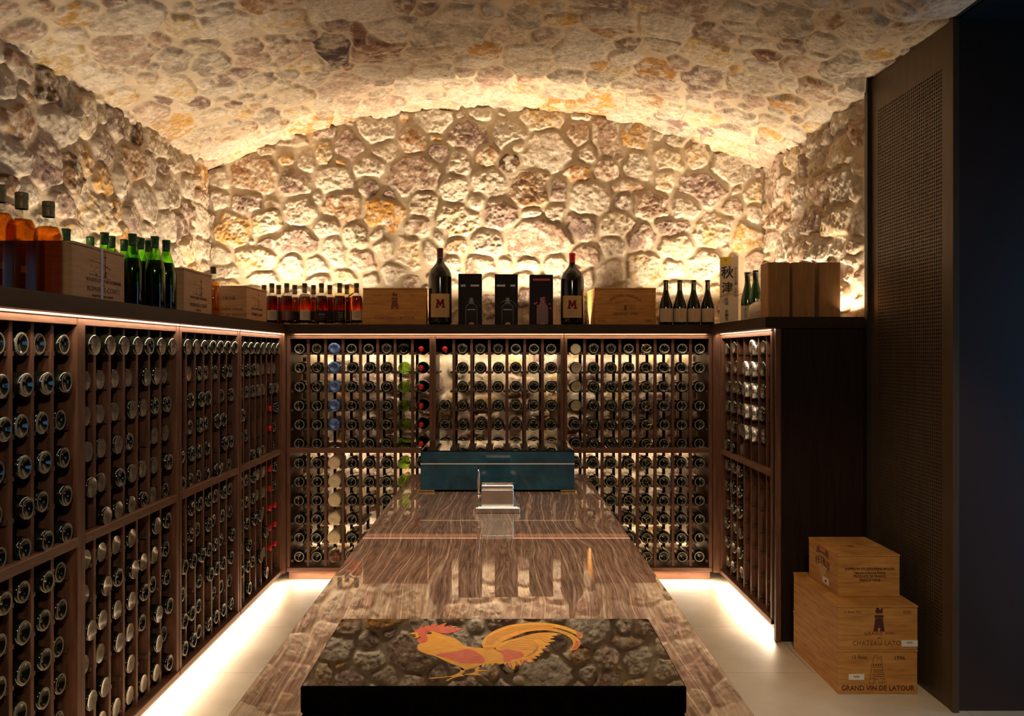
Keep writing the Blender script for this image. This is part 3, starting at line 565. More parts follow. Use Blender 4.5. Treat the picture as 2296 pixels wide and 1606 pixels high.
CAT = {'green': 'glass bottle', 'clear': 'spirit bottle', 'blue': 'wrapped bottle', 'tissue': 'wrapped bottle', 'silver': 'wrapped bottle', 'neck': 'capped bottle', 'net': 'netted bottle'}
PLACE = {'A': 'rack under red liquors', 'B': 'middle back rack', 'C': 'rack under flip-top bottles', 'L1': 'rack under amber bottles', 'L2': 'rack under green-necked bottles', 'L3': 'rack under second crate', 'L4': 'corner side rack', 'R': 'short rack'}
GRP = {'A': 'bottles in the back rack under the red liquors', 'B': 'bottles in the middle back rack', 'C': 'bottles in the back rack under the flip-tops', 'L1': 'bottles in the rack under the amber spirits',
       'L2': 'bottles in the rack under the green-necked bottles', 'L3': 'bottles in the rack under the second crate', 'L4': 'bottles in the corner side rack', 'R': 'bottles in the short rack'}
BM['pale'] = None
def pale_mesh():
    b = MB(); b.smooth = True
    b.lathe([(0, .004), (.018, .003), (.027, .0008), (.0305, 0)], 28, axis='Y'); b.mi = 1; b.lathe([(.0305, 0), (.034, .003)]+BODY, 28, axis='Y')
    return b.mesh('pale', [mat('frosted_base', (.36,.29,.20), .5), mat('green_bottle_side', (.02,.06,.008), .1)])
BM['pale'] = pale_mesh()
def kind_at(bay, c, r):
    """what lies in column c (from one end), row r (0 = top)"""
    h = random.Random(hash((bay, c, r)) if False else (ord(bay[0])*131+len(bay)*7+ord(bay[-1])*17+c*37+r*101))
    if bay == 'A':
        if c == 2: return 'blue' if r < 5 else None if r == 5 else 'tissue' if r < 11 else 'clear'
        if c == 6: return 'green'
        if c == 7: return 'neck' if r < 6 else 'punt'
        if (c, r) == (4, 9): return None
        return 'wide' if c in (1, 5) and r < 3 else 'punt'
    if bay == 'B':
        if c == 0: return 'neck' if r == 0 else None if r in (1, 2) else 'punt'
        return 'wide' if c in (1, 2, 3) else 'punt'
    if bay == 'C':
        if c == 0: return 'pale' if r < 4 else 'punt'
        if c == 4 or (c == 3 and 6 <= r <= 9): return 'net'
        return 'wide' if c in (1, 2) and r < 6 else 'punt'
    if bay == 'L1': return 'ridged' if (c in (3, 4) and r in (0, 1, 2, 3)) or (c == 4 and r > 6) or (c == 5 and r < 4) else 'punt'
    if bay == 'L2':
        if (c, r) in ((4, 3), (4, 6), (4, 10), (2, 10), (0, 5)): return None
        return 'dusty' if h.random() < .85 and not (c == 6 and r > 4) else 'punt'
    if bay == 'L3':
        if (c, r) in ((4, 2), (6, 3), (4, 4), (0, 3), (0, 1), (1, 9), (3, 10), (0, 7)): return None
        return 'dusty' if c < 2 and r < 2 else 'wide' if h.random() < .3 else 'punt'
    if bay == 'L4':
        if c == 5: return 'dusty' if r < 3 else 'neck' if r not in (5, 11) else None
        if c == 6: return 'dusty' if r < 3 else 'neck' if r in (8, 9, 10) else None if r == 11 else 'punt'
        if r == 3 and c in (1, 2, 3, 4) or (c, r) in ((2, 4), (3, 4), (4, 4), (1, 5), (2, 9), (3, 9), (3, 11), (2, 11)): return None
        return 'dusty' if c in (3, 4) else 'punt'
    if bay == 'R':
        if c in (3, 4): return 'silver' if (r < 5 and not (c == 3 and r == 0)) else None
        if c == 5: return 'magnum' if 0 <= r < 5 else None
        if c == 6: return 'magnum' if r == 11 else None
        if (c, r) in ((2, 0), (2, 1)): return None
        return 'dusty' if (c, r) in ((0, 0), (0, 7), (0, 8), (1, 5), (2, 9)) else 'magnum'
jit = random.Random(5)
cand = []
for bay, ((root, cells), (ox, oy), rz) in BAYS.items():
    for c, xc in enumerate(cells):
        for r, z in enumerate(ROW):
            k = kind_at(bay, c, r)
            if k is None: continue
            side = bay[0] in 'LR'
            y = jit.uniform(.010, .020) if not side else jit.choice((.004, .012, .016, .020, .024, .030)) if bay != 'R' else jit.uniform(.005, .03)
            if bay in ('L2', 'L3', 'L4') and r == 0: y = -.008
            if k == 'silver': y = .0
            if k == 'neck': y = .004 if not side else .01
            wob = jit.uniform(-.002, .002)
            p = Matrix.Rotation(rz, 3, 'Z') @ Vector((xc+wob, y, 0))
            zz = z+(.0004 if k not in ('silver', 'magnum') else .009 if k == 'magnum' else .006)+(.002 if k in ('tissue', 'blue') else 0)
            P3 = Vector((p.x+ox, p.y+oy, zz))
            d = P3.y; px = 1124+1865*P3.x/d; py = 793-1865*(P3.z-E)/d; rad = 1865*.037/d
            fore = 1 if not side else abs(P3.x)/math.hypot(P3.x, d)
            vis = -rad < px < 2296 and -rad < py < 1606+rad
            # behind the table or the blue box
            if 0 < (py-1085) and 905-.74*(py-1085)+rad*.6 < px < 1330+.70*(py-1085)-rad*.6: vis = False
            if 943+rad*.8 < px < 1288-rad*.8 and 1000 < py: vis = False
            cand.append([rad*rad*3.14*fore*(1 if vis else 0), bay, c, r, k, P3, rz])
special = [q for q in cand if q[4] not in ('punt', 'wide', 'ridged', 'dusty', 'magnum', 'pale')]
plain = sorted([q for q in cand if q[4] in ('punt', 'wide', 'ridged', 'dusty', 'magnum', 'pale')], key=lambda q: -q[0])
single = [q for q in plain[:300] if q[0] > 0]
rest = [q for q in plain if not any(q is s for s in single)]
frombase = {'A': 'from corner', 'B': 'from left', 'C': 'from left', 'L1': 'from near end', 'L2': 'from near end', 'L3': 'from near end', 'L4': 'from near end', 'R': 'from corner'}
for q in single+special:
    a, bay, c, r, k, P3, rz = q
    lab = '%s, %s, %s row, %s column %s' % (LOOK[k], PLACE[bay], ORD[r], ['first', 'second', 'third', 'fourth', 'fifth', 'sixth', 'seventh', 'eighth'][c], frombase[bay])
    words = lab.split()
    if len(words) > 16: lab = lab.replace(' lying neck outwards', '').replace(' with pale flat base', '').replace(' with ridged base', '').replace(' with frosted base', '')
    o = put(NAMES[k], BMESH('punt' if k == 'net' else k), None, P3, (0, jit.uniform(0, 6.28) if False else 0, rz))
    tag(o, lab, CAT.get(k, 'wine bottle'), GRP[bay]+('' if k in ('punt', 'wide', 'ridged', 'dusty', 'magnum', 'pale') else ', '+LOOK[k]))
    if k == 'neck': put('capsule', cap(), o)
    if k == 'net': put('gold_wire', NETS[(c+r) % 6], o)
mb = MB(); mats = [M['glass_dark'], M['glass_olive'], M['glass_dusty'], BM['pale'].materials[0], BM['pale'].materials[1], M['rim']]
VV = []; FF = []; MI = []; base = 0
for q in rest:
    me = BMESH(q[4]); R = Matrix.Rotation(q[6], 3, 'Z')
    co = np.empty(len(me.vertices)*3, np.float32); me.vertices.foreach_get('co', co); co = co.reshape(-1, 3) @ np.array(R).T+np.array(q[5])
    VV += co.tolist(); mi = {'punt': 0, 'ridged': 0, 'wide': 1, 'dusty': 0, 'magnum': 1, 'pale': 4}[q[4]]
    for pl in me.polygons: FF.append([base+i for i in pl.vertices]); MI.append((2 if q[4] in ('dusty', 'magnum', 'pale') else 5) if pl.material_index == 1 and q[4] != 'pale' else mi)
    base += len(me.vertices)
me = bpy.data.meshes.new('wine_bottles'); me.from_pydata(VV, [], FF)
for m in mats: me.materials.append(m)
me.polygons.foreach_set('material_index', MI); me.polygons.foreach_set('use_smooth', [True]*len(FF)); me.update()
tag(put('wine_bottles', me), 'remaining dark wine bottles lying in the far and low slots of the racks', 'wine bottles', None, 'stuff')
print('BOTTLES', len(single), len(special), len(rest))

# ------------------------------------------------------------ lettering and marks
def text_mesh(s, size, ext=.0004, align='CENTER', sx=1, off=0, sp=1):
    cu = bpy.data.curves.new('t', 'FONT'); cu.body = s; cu.size = size; cu.extrude = ext; cu.align_x = align; cu.align_y = 'CENTER'; cu.resolution_u = 3; cu.offset = off; cu.space_character = sp
    o = bpy.data.objects.new('t', cu); me = bpy.data.meshes.new_from_object(o)
    bpy.data.objects.remove(o); bpy.data.curves.remove(cu)
    if sx != 1: me.transform(Matrix.Diagonal((sx, 1, 1, 1)))
    return me
def txt(s, size, parent, loc, m, rz=0, name='lettering', sx=1, off=0, sp=1, align='CENTER'):
    """lettering standing on a face whose outward normal is local -Y turned by rz"""
    me = text_mesh(s, size, align=align, sx=sx, off=off, sp=sp); me.materials.clear(); me.materials.append(m); me.name = 'lettering'
    o = put(name, me, parent, loc); o.rotation_euler = (math.pi/2, 0, rz); return o
def arc_txt(s, size, rad, span, parent, loc, m, rz=0):
    V = []; F_ = []
    for i, ch in enumerate(s):
        if ch == ' ': continue
        a = math.radians(span)*(i/(len(s)-1)-.5); me = text_mesh(ch, size)
        R = Matrix.Translation((rad*math.sin(a), rad*(math.cos(a)-1), 0)) @ Matrix.Rotation(-a, 4, 'Z'); me.transform(R); b = len(V)
        V += [v.co[:] for v in me.vertices]; F_ += [tuple(x+b for x in p.vertices) for p in me.polygons]; bpy.data.meshes.remove(me)
    me = bpy.data.meshes.new('lettering'); me.from_pydata(V, [], F_); me.materials.append(m)
    o = put('lettering', me, parent, loc); o.rotation_euler = (math.pi/2, 0, rz); return o
def emblem(mb, parent, loc, m, rz=0, name='emblem'):
    o = mb.build(name, m, parent, loc); o.rotation_euler = (math.pi/2, 0, rz); return o
def line(mb, x0, y0, x1, y1, w_=.0012):
    d = math.hypot(x1-x0, y1-y0) or 1; nx, ny = -(y1-y0)/d*w_/2, (x1-x0)/d*w_/2
    return mb.poly([(x0+nx, y0+ny), (x1+nx, y1+ny), (x1-nx, y1-ny), (x0-nx, y0-ny)])
def tower(h, solid=True):
    b = MB(); w0, w1 = h*.24, h*.155
    lion = [(-.14,.72),(-.15,.86),(-.10,.98),(-.02,1.0),(.0,.90),(.05,.86),(.12,.95),(.17,.90),(.14,.80),(.16,.72)]
    if solid:
        b.poly([(-w0, 0), (-.05*h, 0), (-.05*h, .12*h), (0, .17*h), (.05*h, .12*h), (.05*h, 0), (w0, 0), (w1, .56*h), (-w1, .56*h)])
        b.poly([(-.19*h, .58*h), (.19*h, .58*h), (.19*h, .70*h), (-.19*h, .70*h)])
        b.poly([(x*h, y*h+.005) for x, y in lion])
    else:
        for s in (-1, 1):
            line(b, s*w0*1.2, 0, s*w1*1.25, .56*h); line(b, s*.06*h, 0, s*.06*h, .13*h); line(b, s*.21*h, .58*h, s*.18*h, .72*h)
        line(b, -.2*h, .57*h, .2*h, .57*h); line(b, -w0*1.2, 0, -.06*h, 0); line(b, .06*h, 0, w0*1.2, 0); line(b, -.06*h, .13*h, .06*h, .13*h)
        for k in range(6):
            y = (.07+.08*k)*h; ww = w0*1.15-(w0-w1)*y/(.56*h)
            for j in range(-3, 4):
                x = (j+(k % 2)*.5)*ww/3.4
                if abs(x) < ww-.004 and not (abs(x) < .09*h and y < .16*h): line(b, x, y, x+.008, y, .0016)
        for i in range(len(lion)-1): line(b, lion[i][0]*h, lion[i][1]*h, lion[i+1][0]*h, lion[i+1][1]*h)
        for j in range(4): line(b, (-.13+j*.085)*h, .62*h, (-.13+j*.085)*h, .68*h, .004)
    return b
def chateau(w_, h):
    b = MB(); line(b, -w_/2, 0, w_/2, 0); line(b, -w_/2, h, w_/2, h)
    for x in (-.5, .5, -.18, .18, -.34, .34): line(b, x*w_, 0, x*w_, h)
    for k in range(1, 5): line(b, -w_/2, h*k/5, -.2*w_, h*k/5, .0006); line(b, .2*w_, h*k/5, w_/2, h*k/5, .0006)
    line(b, -.2*w_, h, 0, h*1.25); line(b, .2*w_, h, 0, h*1.25); b.poly([(-.07*w_, 0), (.07*w_, 0), (.07*w_, h*.6), (-.07*w_, h*.6)])
    return b
def sketch(w_, h):
    """vineyard wall with a tall cross"""
    b = MB(); line(b, -w_/2, 0, w_/2, -.1*h, .002); line(b, -w_/2, .62*h, w_*.1, .55*h, .002); line(b, w_*.1, .55*h, w_/2, .35*h, .002)
    r = random.Random(3)
    for k in range(26):
        x = r.uniform(-.48, .40)*w_; y = r.uniform(-.02, .45)*h; line(b, x, y, x+r.uniform(.03, .1)*w_, y+r.uniform(-.02, .03)*h, .0014)
    line(b, .24*w_, -.05*h, .24*w_, 1.05*h, .004); line(b, .16*w_, .86*h, .32*w_, .88*h, .004); b.poly([(.20*w_, -.05*h), (.28*w_, -.05*h), (.26*w_, .2*h), (.22*w_, .2*h)])
    return b

# ------------------------------------------------------------ wooden crates
def crate(name, w_, d, h, loc, rz, label, m, cat='wooden crate', group=None, lidt=.009):
    """front face is local y = 0 looking to -Y; x centred"""
    t = thing(name, loc, rz, label, cat, group)
    MB().box(-w_/2, w_/2, .010, d-.010, 0, h-lidt, .0008).build('box_sides', m, t)
    MB().box(-w_/2+.0005, w_/2-.0005, 0, .010, .001, h-lidt-.0012, .001).build('end_board', m, t); MB().box(-w_/2+.0005, w_/2-.0005, d-.010, d, .001, h-lidt-.0012, .001).build('end_board', m, t)
    MB().box(-w_/2-.0015, w_/2+.0015, -.002, d*.30-.0008, h-lidt, h, .0014).box(-w_/2-.0015, w_/2+.0015, d*.30+.0008, d+.002, h-lidt, h, .0014).build('lid', m, t)
    return t
BD, BK = M['brand'], M['brand_dark']
# three crates stacked on the floor
c1 = crate('wine_crate', .322, .515, .180, (1.527, 3.374, 0), 0, 'lowest pine wine crate of the floor stack, branded GRAND VIN DE LATOUR 1996', M['pine'], group='wine crates stacked on the floor')
txt('GRAND VIN DE LATOUR', .0285, c1, (0, -.0006, .024), BK, sx=.93, off=.0004); txt('1996', .023, c1, (.088, -.0006, .146), BK); txt('12 Btles', .020, c1, (-.075, -.0006, .149), BK)
emblem(tower(.112, False), c1, (-.003, -.0006, .046), BK)
s_ = MB().box(-.118, -.055, -.0012, -.0004, .058, .082).build('sticker', M['paper'], c1); txt('||||||||||||', .008, c1, (-.0865, -.0018, .072), M['ink'])
c2 = crate('wine_crate', .322, .515, .180, (1.527, 3.372, .1802), 0, 'middle pine wine crate of the floor stack, branded CHATEAU LATOUR with dark tower', M['pine'], group='wine crates stacked on the floor')
txt('CHATEAU LATOUR', .026, c2, (.012, -.0006, .027), BD, sx=.95, sp=1.1); txt('GRAND VIN', .0185, c2, (.004, -.0006, .066), BD, sp=1.25); txt('DE', .010, c2, (.004, -.0006, .048), BD)
txt('2003', .017, c2, (.118, -.0006, .152), BD); txt('12 Btles 75cl', .014, c2, (-.105, -.0006, .154), BD); emblem(tower(.095), c2, (.004, -.0006, .075), BK)
MB().box(.094, .160, -.0026, -.0018, .014, .040).build('sticker', M['paper'], c2); txt('||||||||||||', .008, c2, (.127, -.0031, .031), M['ink'])
c3 = crate('wine_crate', .258, .335, .178, (1.543, 3.490, .3604), 0, 'small top pine crate of the floor stack, branded PETRUS on its side', M['pine'], group='wine crates stacked on the floor')
for s, sz, z in (('SHIPPED BY ETS JEAN-PIERRE MOUEIX', .0135, .117), ('Négociant à Libourne (France)', .0115, .101), ('PRODUCE OF FRANCE', .0145, .086), ('FRENCH WINE', .0145, .070)):
    txt(s, sz, c3, (.003, -.0006, z), BK, sx=.92, off=.0003)
sx_ = -.1293
arc_txt('PETRUS', .046, .17, 46, c3, (sx_-.0006, .17, .110), BK, -math.pi/2)
em = MB(); em.poly([(-.07, .0), (-.06, .030), (-.035, .034), (-.03, .018), (.03, .018), (.035, .034), (.06, .030), (.07, 0), (.04, .006), (0, .010), (-.04, .006)]); emblem(em, c3, (sx_-.0006, .17, .132), BD, -math.pi/2)
em = MB(); em.poly([(-.05, .03), (-.02, .034), (0, .024), (.02, .034), (.05, .03), (.03, .0), (.012, -.03), (0, -.042), (-.012, -.03), (-.03, 0)]); line(em, -.12, .075, -.12, .03, .005); line(em, -.10, .07, -.10, .03, .004); line(em, .12, .05, .12, .0, .005); line(em, .10, .05, .10, .01, .004); emblem(em, c3, (sx_-.0006, .17, .058), M['label_tan'], -math.pi/2)
MB().box(sx_-.0012, sx_-.0004, .10, .165, .018, .046).build('sticker', M['paper'], c3); txt('||||||', .010, c3, (sx_-.0018, .132, .032), M['ink'], -math.pi/2)
em = MB(); line(em, 0, 0, .02, -.012, .003); line(em, .02, -.012, .01, .014, .003); line(em, -.03, .004, .034, -.006, .003); line(em, .0, .014, .03, .01, .003); o = em.build('emblem', M['brand_dark'], c3, (-.03, .15, .1782))
em = MB(); line(em, 0, 0, .03, -.05, .0025); line(em, .03, -.05, .05, -.085, .0025); line(em, .05, -.085, .075, -.088, .002); em.build('pen_stroke', M['brand'], c3, (.03, .20, .1782))

# crates on the countertop
def gc(name, w_, d, h, x, y, rz, lab, m, grp=None): return crate(name, w_, d, h, (x, y, CT), rz, lab, m, group=grp)
gk = 'pale wine crates on the side countertop'
# side crates: the long face looks to +X, so turn a quarter; local x -> +Y
k1 = crate('wine_crate', .363, .26, .183, (-1.36, 2.82, CT), math.pi/2, 'pale wine crate branded ROMANEE-CONTI, taped in lilac, between amber and green-necked bottles', M['pine_pale'], group=gk)
txt('SOCIÉTÉ CIVILE DU DOMAINE', .0165, k1, (.03, -.0006, .070), BD, sx=1.04, off=.0002, sp=1.08); txt('DE LA', .008, k1, (.02, -.0006, .056), BD)
txt('ROMANÉE-CONTI', .026, k1, (.025, -.0006, .040), BD, sp=1.12); txt('MONOPOLE  VOSNE-ROMANÉE', .0105, k1, (.02, -.0006, .018), BD, off=.0002); emblem(sketch(.15, .075), k1, (.0, -.0006, .088), BD)
MB().box(.002, .018, -.0022, -.0010, 0, .184).box(.002, .018, -.0022, .15, .1832, .1842).build('tape', M['purple'], k1)
k2 = crate('wine_crate', .343, .26, .194, (-1.36, 3.737, CT), math.pi/2, 'pale wine crate with faded print, standing next past the green-necked bottles', M['pine_pale'], group=gk)
txt('SOCIÉTÉ CIVILE DU DOMAINE', .0150, k2, (0, -.0006, .072), BD, off=.0002); txt('ROMANÉE-CONTI', .024, k2, (.0, -.0006, .040), BD, sp=1.1); txt('MONOPOLE', .0105, k2, (0, -.0006, .018), BD); emblem(sketch(.13, .07), k2, (.0, -.0006, .090), BD)
k3 = crate('wine_crate', .38, .27, .186, (-1.357, 4.62, CT), math.pi/2, 'pale wine crate in the counter corner beside the red liquor bottles', M['pine_pale'], group=gk)
txt('SOCIÉTÉ CIVILE DU DOMAINE', .0150, k3, (0, -.0006, .070), BD, off=.0002); txt('ROMANÉE-CONTI', .024, k3, (.0, -.0006, .040), BD); emblem(sketch(.13, .07), k3, (.0, -.0006, .088), BD)
for s, z in (('LA TÂCHE', .118), ('BURGUNDY WINE', .060), ('PRODUCE OF FRANCE', .030)): txt(s, .022, k3, (-.1912, .11, z), BD, -math.pi/2)
k4 = gc('wine_crate', .385, .20, .224, (885-1124)/1865*5.06, 5.06, 0, 'golden pine wine crate branded CHATEAU LATOUR beside the red liquor bottles', M['pine'])
txt('CHATEAU LATOUR', .026, k4, (0, -.0006, .040), BD, sp=1.1); txt('1 DOM', .016, k4, (-.11, -.0006, .178), BD); txt('2001', .016, k4, (.11, -.0006, .178), BD); emblem(tower(.10), k4, (0, -.0006, .095), BD)
k5 = gc('wine_crate', .376, .30, .226, .757, 5.075, math.radians(3), 'golden pine crate branded CHATEAU MARGAUX 2003 beside the flip-top bottles', M['pine'])
arc_txt('CHATEAU MARGAUX', .024, .17, 64, k5, (0, -.0006, .178), BD); txt('GRAND VIN', .028, k5, (0, -.0006, .066), BD, off=.0003); txt('6 MG', .019, k5, (-.142, -.0006, .024), BK); txt('2003', .019, k5, (.142, -.0006, .024), BK)
emblem(chateau(.116, .05), k5, (0, -.0006, .088), BD)

# tall wooden presentation boxes on the short rack's counter
gx = 'upright wooden wine boxes on the counter end'
for i, (a, b, lab) in enumerate(((1723, 1771.5, 'upright wooden box next to the round cream flask, first of three'), (1778, 1828, 'upright wooden box standing in the middle between two like it'), (1837, 1885.5, 'upright wooden box on the counter end nearest the bronze screen'))):
    x0, x1 = (a-1124)/1865*4.02, (b-1124)/1865*4.02
    t = thing('wooden_box', ((x0+x1)/2, 4.02, CT), 0, lab, 'wooden box', gx); hw = (x1-x0)/2
    MB().box(-hw, hw, .006, .122, 0, .2665, .0015).build('box_sides', M['pine_up'], t)
    MB().box(-hw+.003, hw-.003, 0, .0065, .001, .2655, .001).build('sliding_front', M['pine_up'], t)

# ------------------------------------------------------------ bottles standing on the countertop
def stand(name, x, y, lab, cat, grp=None, rz=0): return thing(name, (x, y, CT), rz, lab, cat, grp)
def smooth_mb(*a, **k): b = MB(); b.smooth = True; return b.lathe(*a, **k)
def px2(x, Y): return (x-1124)/1865*Y
# amber octagonal spirit bottles
ga = 'amber spirit bottles at the near end of the side countertop'
for Y, X, lab in ((2.352, -1.42, 'amber octagonal spirit bottle cut by the picture edge, first in the row'), (2.463, -1.42, 'tall amber octagonal spirit bottle standing between two alike'), (2.609, -1.42, 'amber octagonal spirit bottle standing against the pale crate')):
    t = stand('spirit_bottle', X, Y, lab, 'spirit bottle', ga, math.radians(20)); a8 = math.pi/8
    MB().lathe([(0, .001), (.038, .0), (.0435, .004), (.0440, .19), (.038, .212), (.028, .228), (.017, .243), (.0145, .258), (.0145, .266)], 8, rot=a8).build('glass_body', M['g_clear'], t)
    MB().lathe([(0, .012), (.0405, .012), (.0412, .19), (.036, .208), (.0285, .221), (0, .221)], 8, rot=a8).build('spirit', M['liq_amber'], t)
    smooth_mb([(.0175, .252), (.018, .254), (.018, .281), (.0172, .282), (.0185, .283), (.0185, .299), (.017, .301), (0, .301)], 20).build('cap', M['khaki_cap'], t)
    for k in (5, 7, 1):
        a = k*math.pi/4
        if k == 5 or k == 1: continue
    # back label seen through the spirit, front edge strips
    r_ = .0412*math.cos(a8)-.0012
    MB().box(-.008, .006, r_-.0008, r_-.0002, .068, .088).build('label', M['label_grey'], t)
# green-necked burgundy bottles with dark wine
gg = 'green-necked wine bottles on the side countertop'
spots = [(1.478, 3.333, 'green-necked wine bottle touching the first pale crate, front row'), (1.42, 3.41, 'green-necked wine bottle in the middle of the front row'), (1.418, 3.52, 'green-necked wine bottle at the far end of the front row, by the second crate'),
         (1.497, 3.45, 'green-necked wine bottle of the second row, between the two front ones'), (1.497, 3.532, 'green-necked wine bottle of the second row, farther from the first crate'), (1.60, 3.63, 'green bottle of the rear row, last before the stone wall, beside second crate'),
         (1.587, 3.50, 'green bottle top of the rear row just behind the first crate corner'), (1.594, 3.40, 'green bottle neck showing above the first crate, nearest its far end'), (1.574, 3.30, 'taller green bottle neck showing above the first crate'),
         (1.69, 3.42, 'slim green bottle neck behind the taller one above the first crate'), (1.674, 3.20, 'lone green bottle neck showing above the middle of the first crate')]
prof = [(0, .02), (.012, .016), (.026, .003), (.034, 0), (.0390, .004), (.0400, .012), (.0400, .155), (.0385, .175), (.033, .200), (.0255, .222), (.0195, .240), (.0160, .256), (.0150, .270), (.0150, .300)]
bodym = smooth_mb(prof, 28).mesh('glass_body', M['g_green']); winem = smooth_mb([(0, .018), (.028, .008), (.0375, .010), (.0385, .155), (.037, .174), (.0315, .198), (.0288, .2065), (0, .2065)], 28).mesh('wine', M['liq_wine'])
capm = smooth_mb([(.0158, .258), (.0158, .296), (.0172, .297), (.0172, .303), (.015, .3045), (0, .3045)], 20).mesh('capsule', mat('dark_green_capsule', (.02,.07,.015), .35))
for x, y, lab in spots:
    t = stand('wine_bottle', -x, y, lab, 'wine bottle', gg)
    put('glass_body', bodym, t); put('wine', winem, t); put('capsule', capm, t)
# yellow spirit bottle behind the second crate
t = stand('spirit_bottle', px2(478, 4.30), 4.30, 'golden spirit bottle half hidden between the second and third pale crates', 'spirit bottle')
smooth_mb([(0, .003), (.030, 0), (.036, .004), (.036, .17), (.030, .195), (.016, .215), (.0135, .235), (.0135, .25)], 24).build('glass_body', M['g_clear'], t)
smooth_mb([(0, .012), (.0335, .010), (.0335, .17), (.028, .192), (0, .194)], 24).build('spirit', M['liq_gold'], t)
smooth_mb([(.0145, .238), (.0145, .272), (0, .272)], 16).build('stopper', M['cork_cap'], t)
# red liquor bottles
gr = 'red liquor bottles on the back countertop corner'
front = [(609.6, 'grey', 'liq_red', 'red liquor bottle with grey label next to the corner crate'), (643, 'brown', 'liq_red', 'dark red liquor bottle with brown label, second in the front row'), (683.3, 'grey', 'liq_orange', 'red liquor bottle with grey tag on its neck and grey label'),
         (721, 'black', 'liq_red', 'dark liquor bottle with black label and silver script'), (761.7, 'black', 'liq_red', 'dark liquor bottle with black label, fifth in the front row'), (799.4, 'beige', 'liq_orange', 'orange-red liquor bottle with tan label next to the golden crate')]
rear = [(592, 'rear liquor bottle half hidden behind the corner crate'), (624.8, 'rear liquor bottle between the first and second front ones'), (661, 'rear liquor bottle between the brown-labelled and the grey-tagged ones'),
        (703, 'rear liquor bottle between the grey-tagged and the silver-script ones'), (739.5, 'rear liquor bottle between the two black-labelled front ones'), (778, 'rear liquor bottle between the black-labelled and the orange-red ones')]
lp = [(0, .003), (.030, 0), (.0355, .002), (.0365, .006), (.0372, .155), (.0355, .170), (.029, .184), (.018, .194), (.0135, .200), (.0130, .212)]
gm = smooth_mb(lp, 28).mesh('glass_body', M['g_clear'])
lm = {k: smooth_mb([(0, .016), (.0335, .014), (.0345, .155), (.032, .167), (.027, .1765), (0, .1765)], 26).mesh('spirit', M[k]) for k in ('liq_red', 'liq_orange')}
b = MB(); b.smooth = True; b.lathe([(.0138, .196), (.0145, .198), (.0140, .228)], 20); b.mi = 1; b.lathe([(.0152, .228), (.0155, .252), (.0145, .254), (0, .254)], 20); b.lathe([(.0148, .196), (.0148, .201)], 20)
sm_ = b.mesh('stopper', [M['collar'], M['cork_cap']])
def label_mesh(r, a, z0, z1, m, a0=-math.pi/2, n=14):
    b = MB(); b.smooth = True; V = []
    for z in (z0, z1):
        for i in range(n+1): q = a0-a+2*a*i/n; V.append((r*math.cos(q), r*math.sin(q), z))
    return b.add(V, [(i, i+1, n+2+i, n+1+i) for i in range(n)]).mesh('label', m)
LAB = {k: label_mesh(.0378, .95, .028, .088, M['label_'+k]) for k in ('grey', 'brown', 'black', 'beige')}
def liquor(x, Y, lk, liq, lab):
    t = stand('liquor_bottle', px2(x, Y), Y, lab, 'liquor bottle', gr); t.rotation_euler = (0, 0, -math.atan2(px2(x, Y), Y)+.1)
    put('glass_body', gm, t); put('spirit', lm[liq], t); put('stopper', sm_, t); put('label', LAB[lk], t); return t
for x, lk, liq, lab in front:
    t = liquor(x, 5.085, lk, liq, lab)
    if lk == 'black' and x < 740:
        em = MB(); [line(em, -.018+.006*i, .0, -.014+.006*i, .009 if i % 3 else .015, .0012) for i in range(6)]; line(em, -.02, 0, .02, .004, .0012); line(em, -.018, -.012, .018, -.012, .001); emblem(em, t, (0, -.0384, .058), M['ink_silver'])
    if lk in ('grey', 'beige', 'brown') or x > 740:
        em = MB(); [line(em, -.014, -.010*i, .014, -.010*i, .0014) for i in range(4)]; emblem(em, t, (0, -.0386, .075), M['ink'] if lk in ('grey', 'beige') else M['ink_silver'], name='print')
    if 680 < x < 690: MB().lathe([(.0145, .190), (.030, .183), (.036, .172), (.0362, .1715), (.0302, .1835), (.0147, .1905)], 20, sy=1).build('neck_tag', M['label_grey'], t)
    if x > 790: MB().add([(-.016, -.012, .20), (-.050, -.02, .178), (-.056, -.02, .160), (-.030, -.03, .180), (-.018, -.016, .193)], [(0, 1, 2, 3, 4)]).add([(-.016, -.0112, .20), (-.050, -.0192, .178), (-.056, -.0192, .160), (-.030, -.0292, .180), (-.018, -.0152, .193)], [(4, 3, 2, 1, 0)]).build('neck_tag', M['label_brown'], t)
for x, lab in rear: liquor(x, 5.215, 'black', 'liq_orange' if x in (661, 703) else 'liq_red', lab)
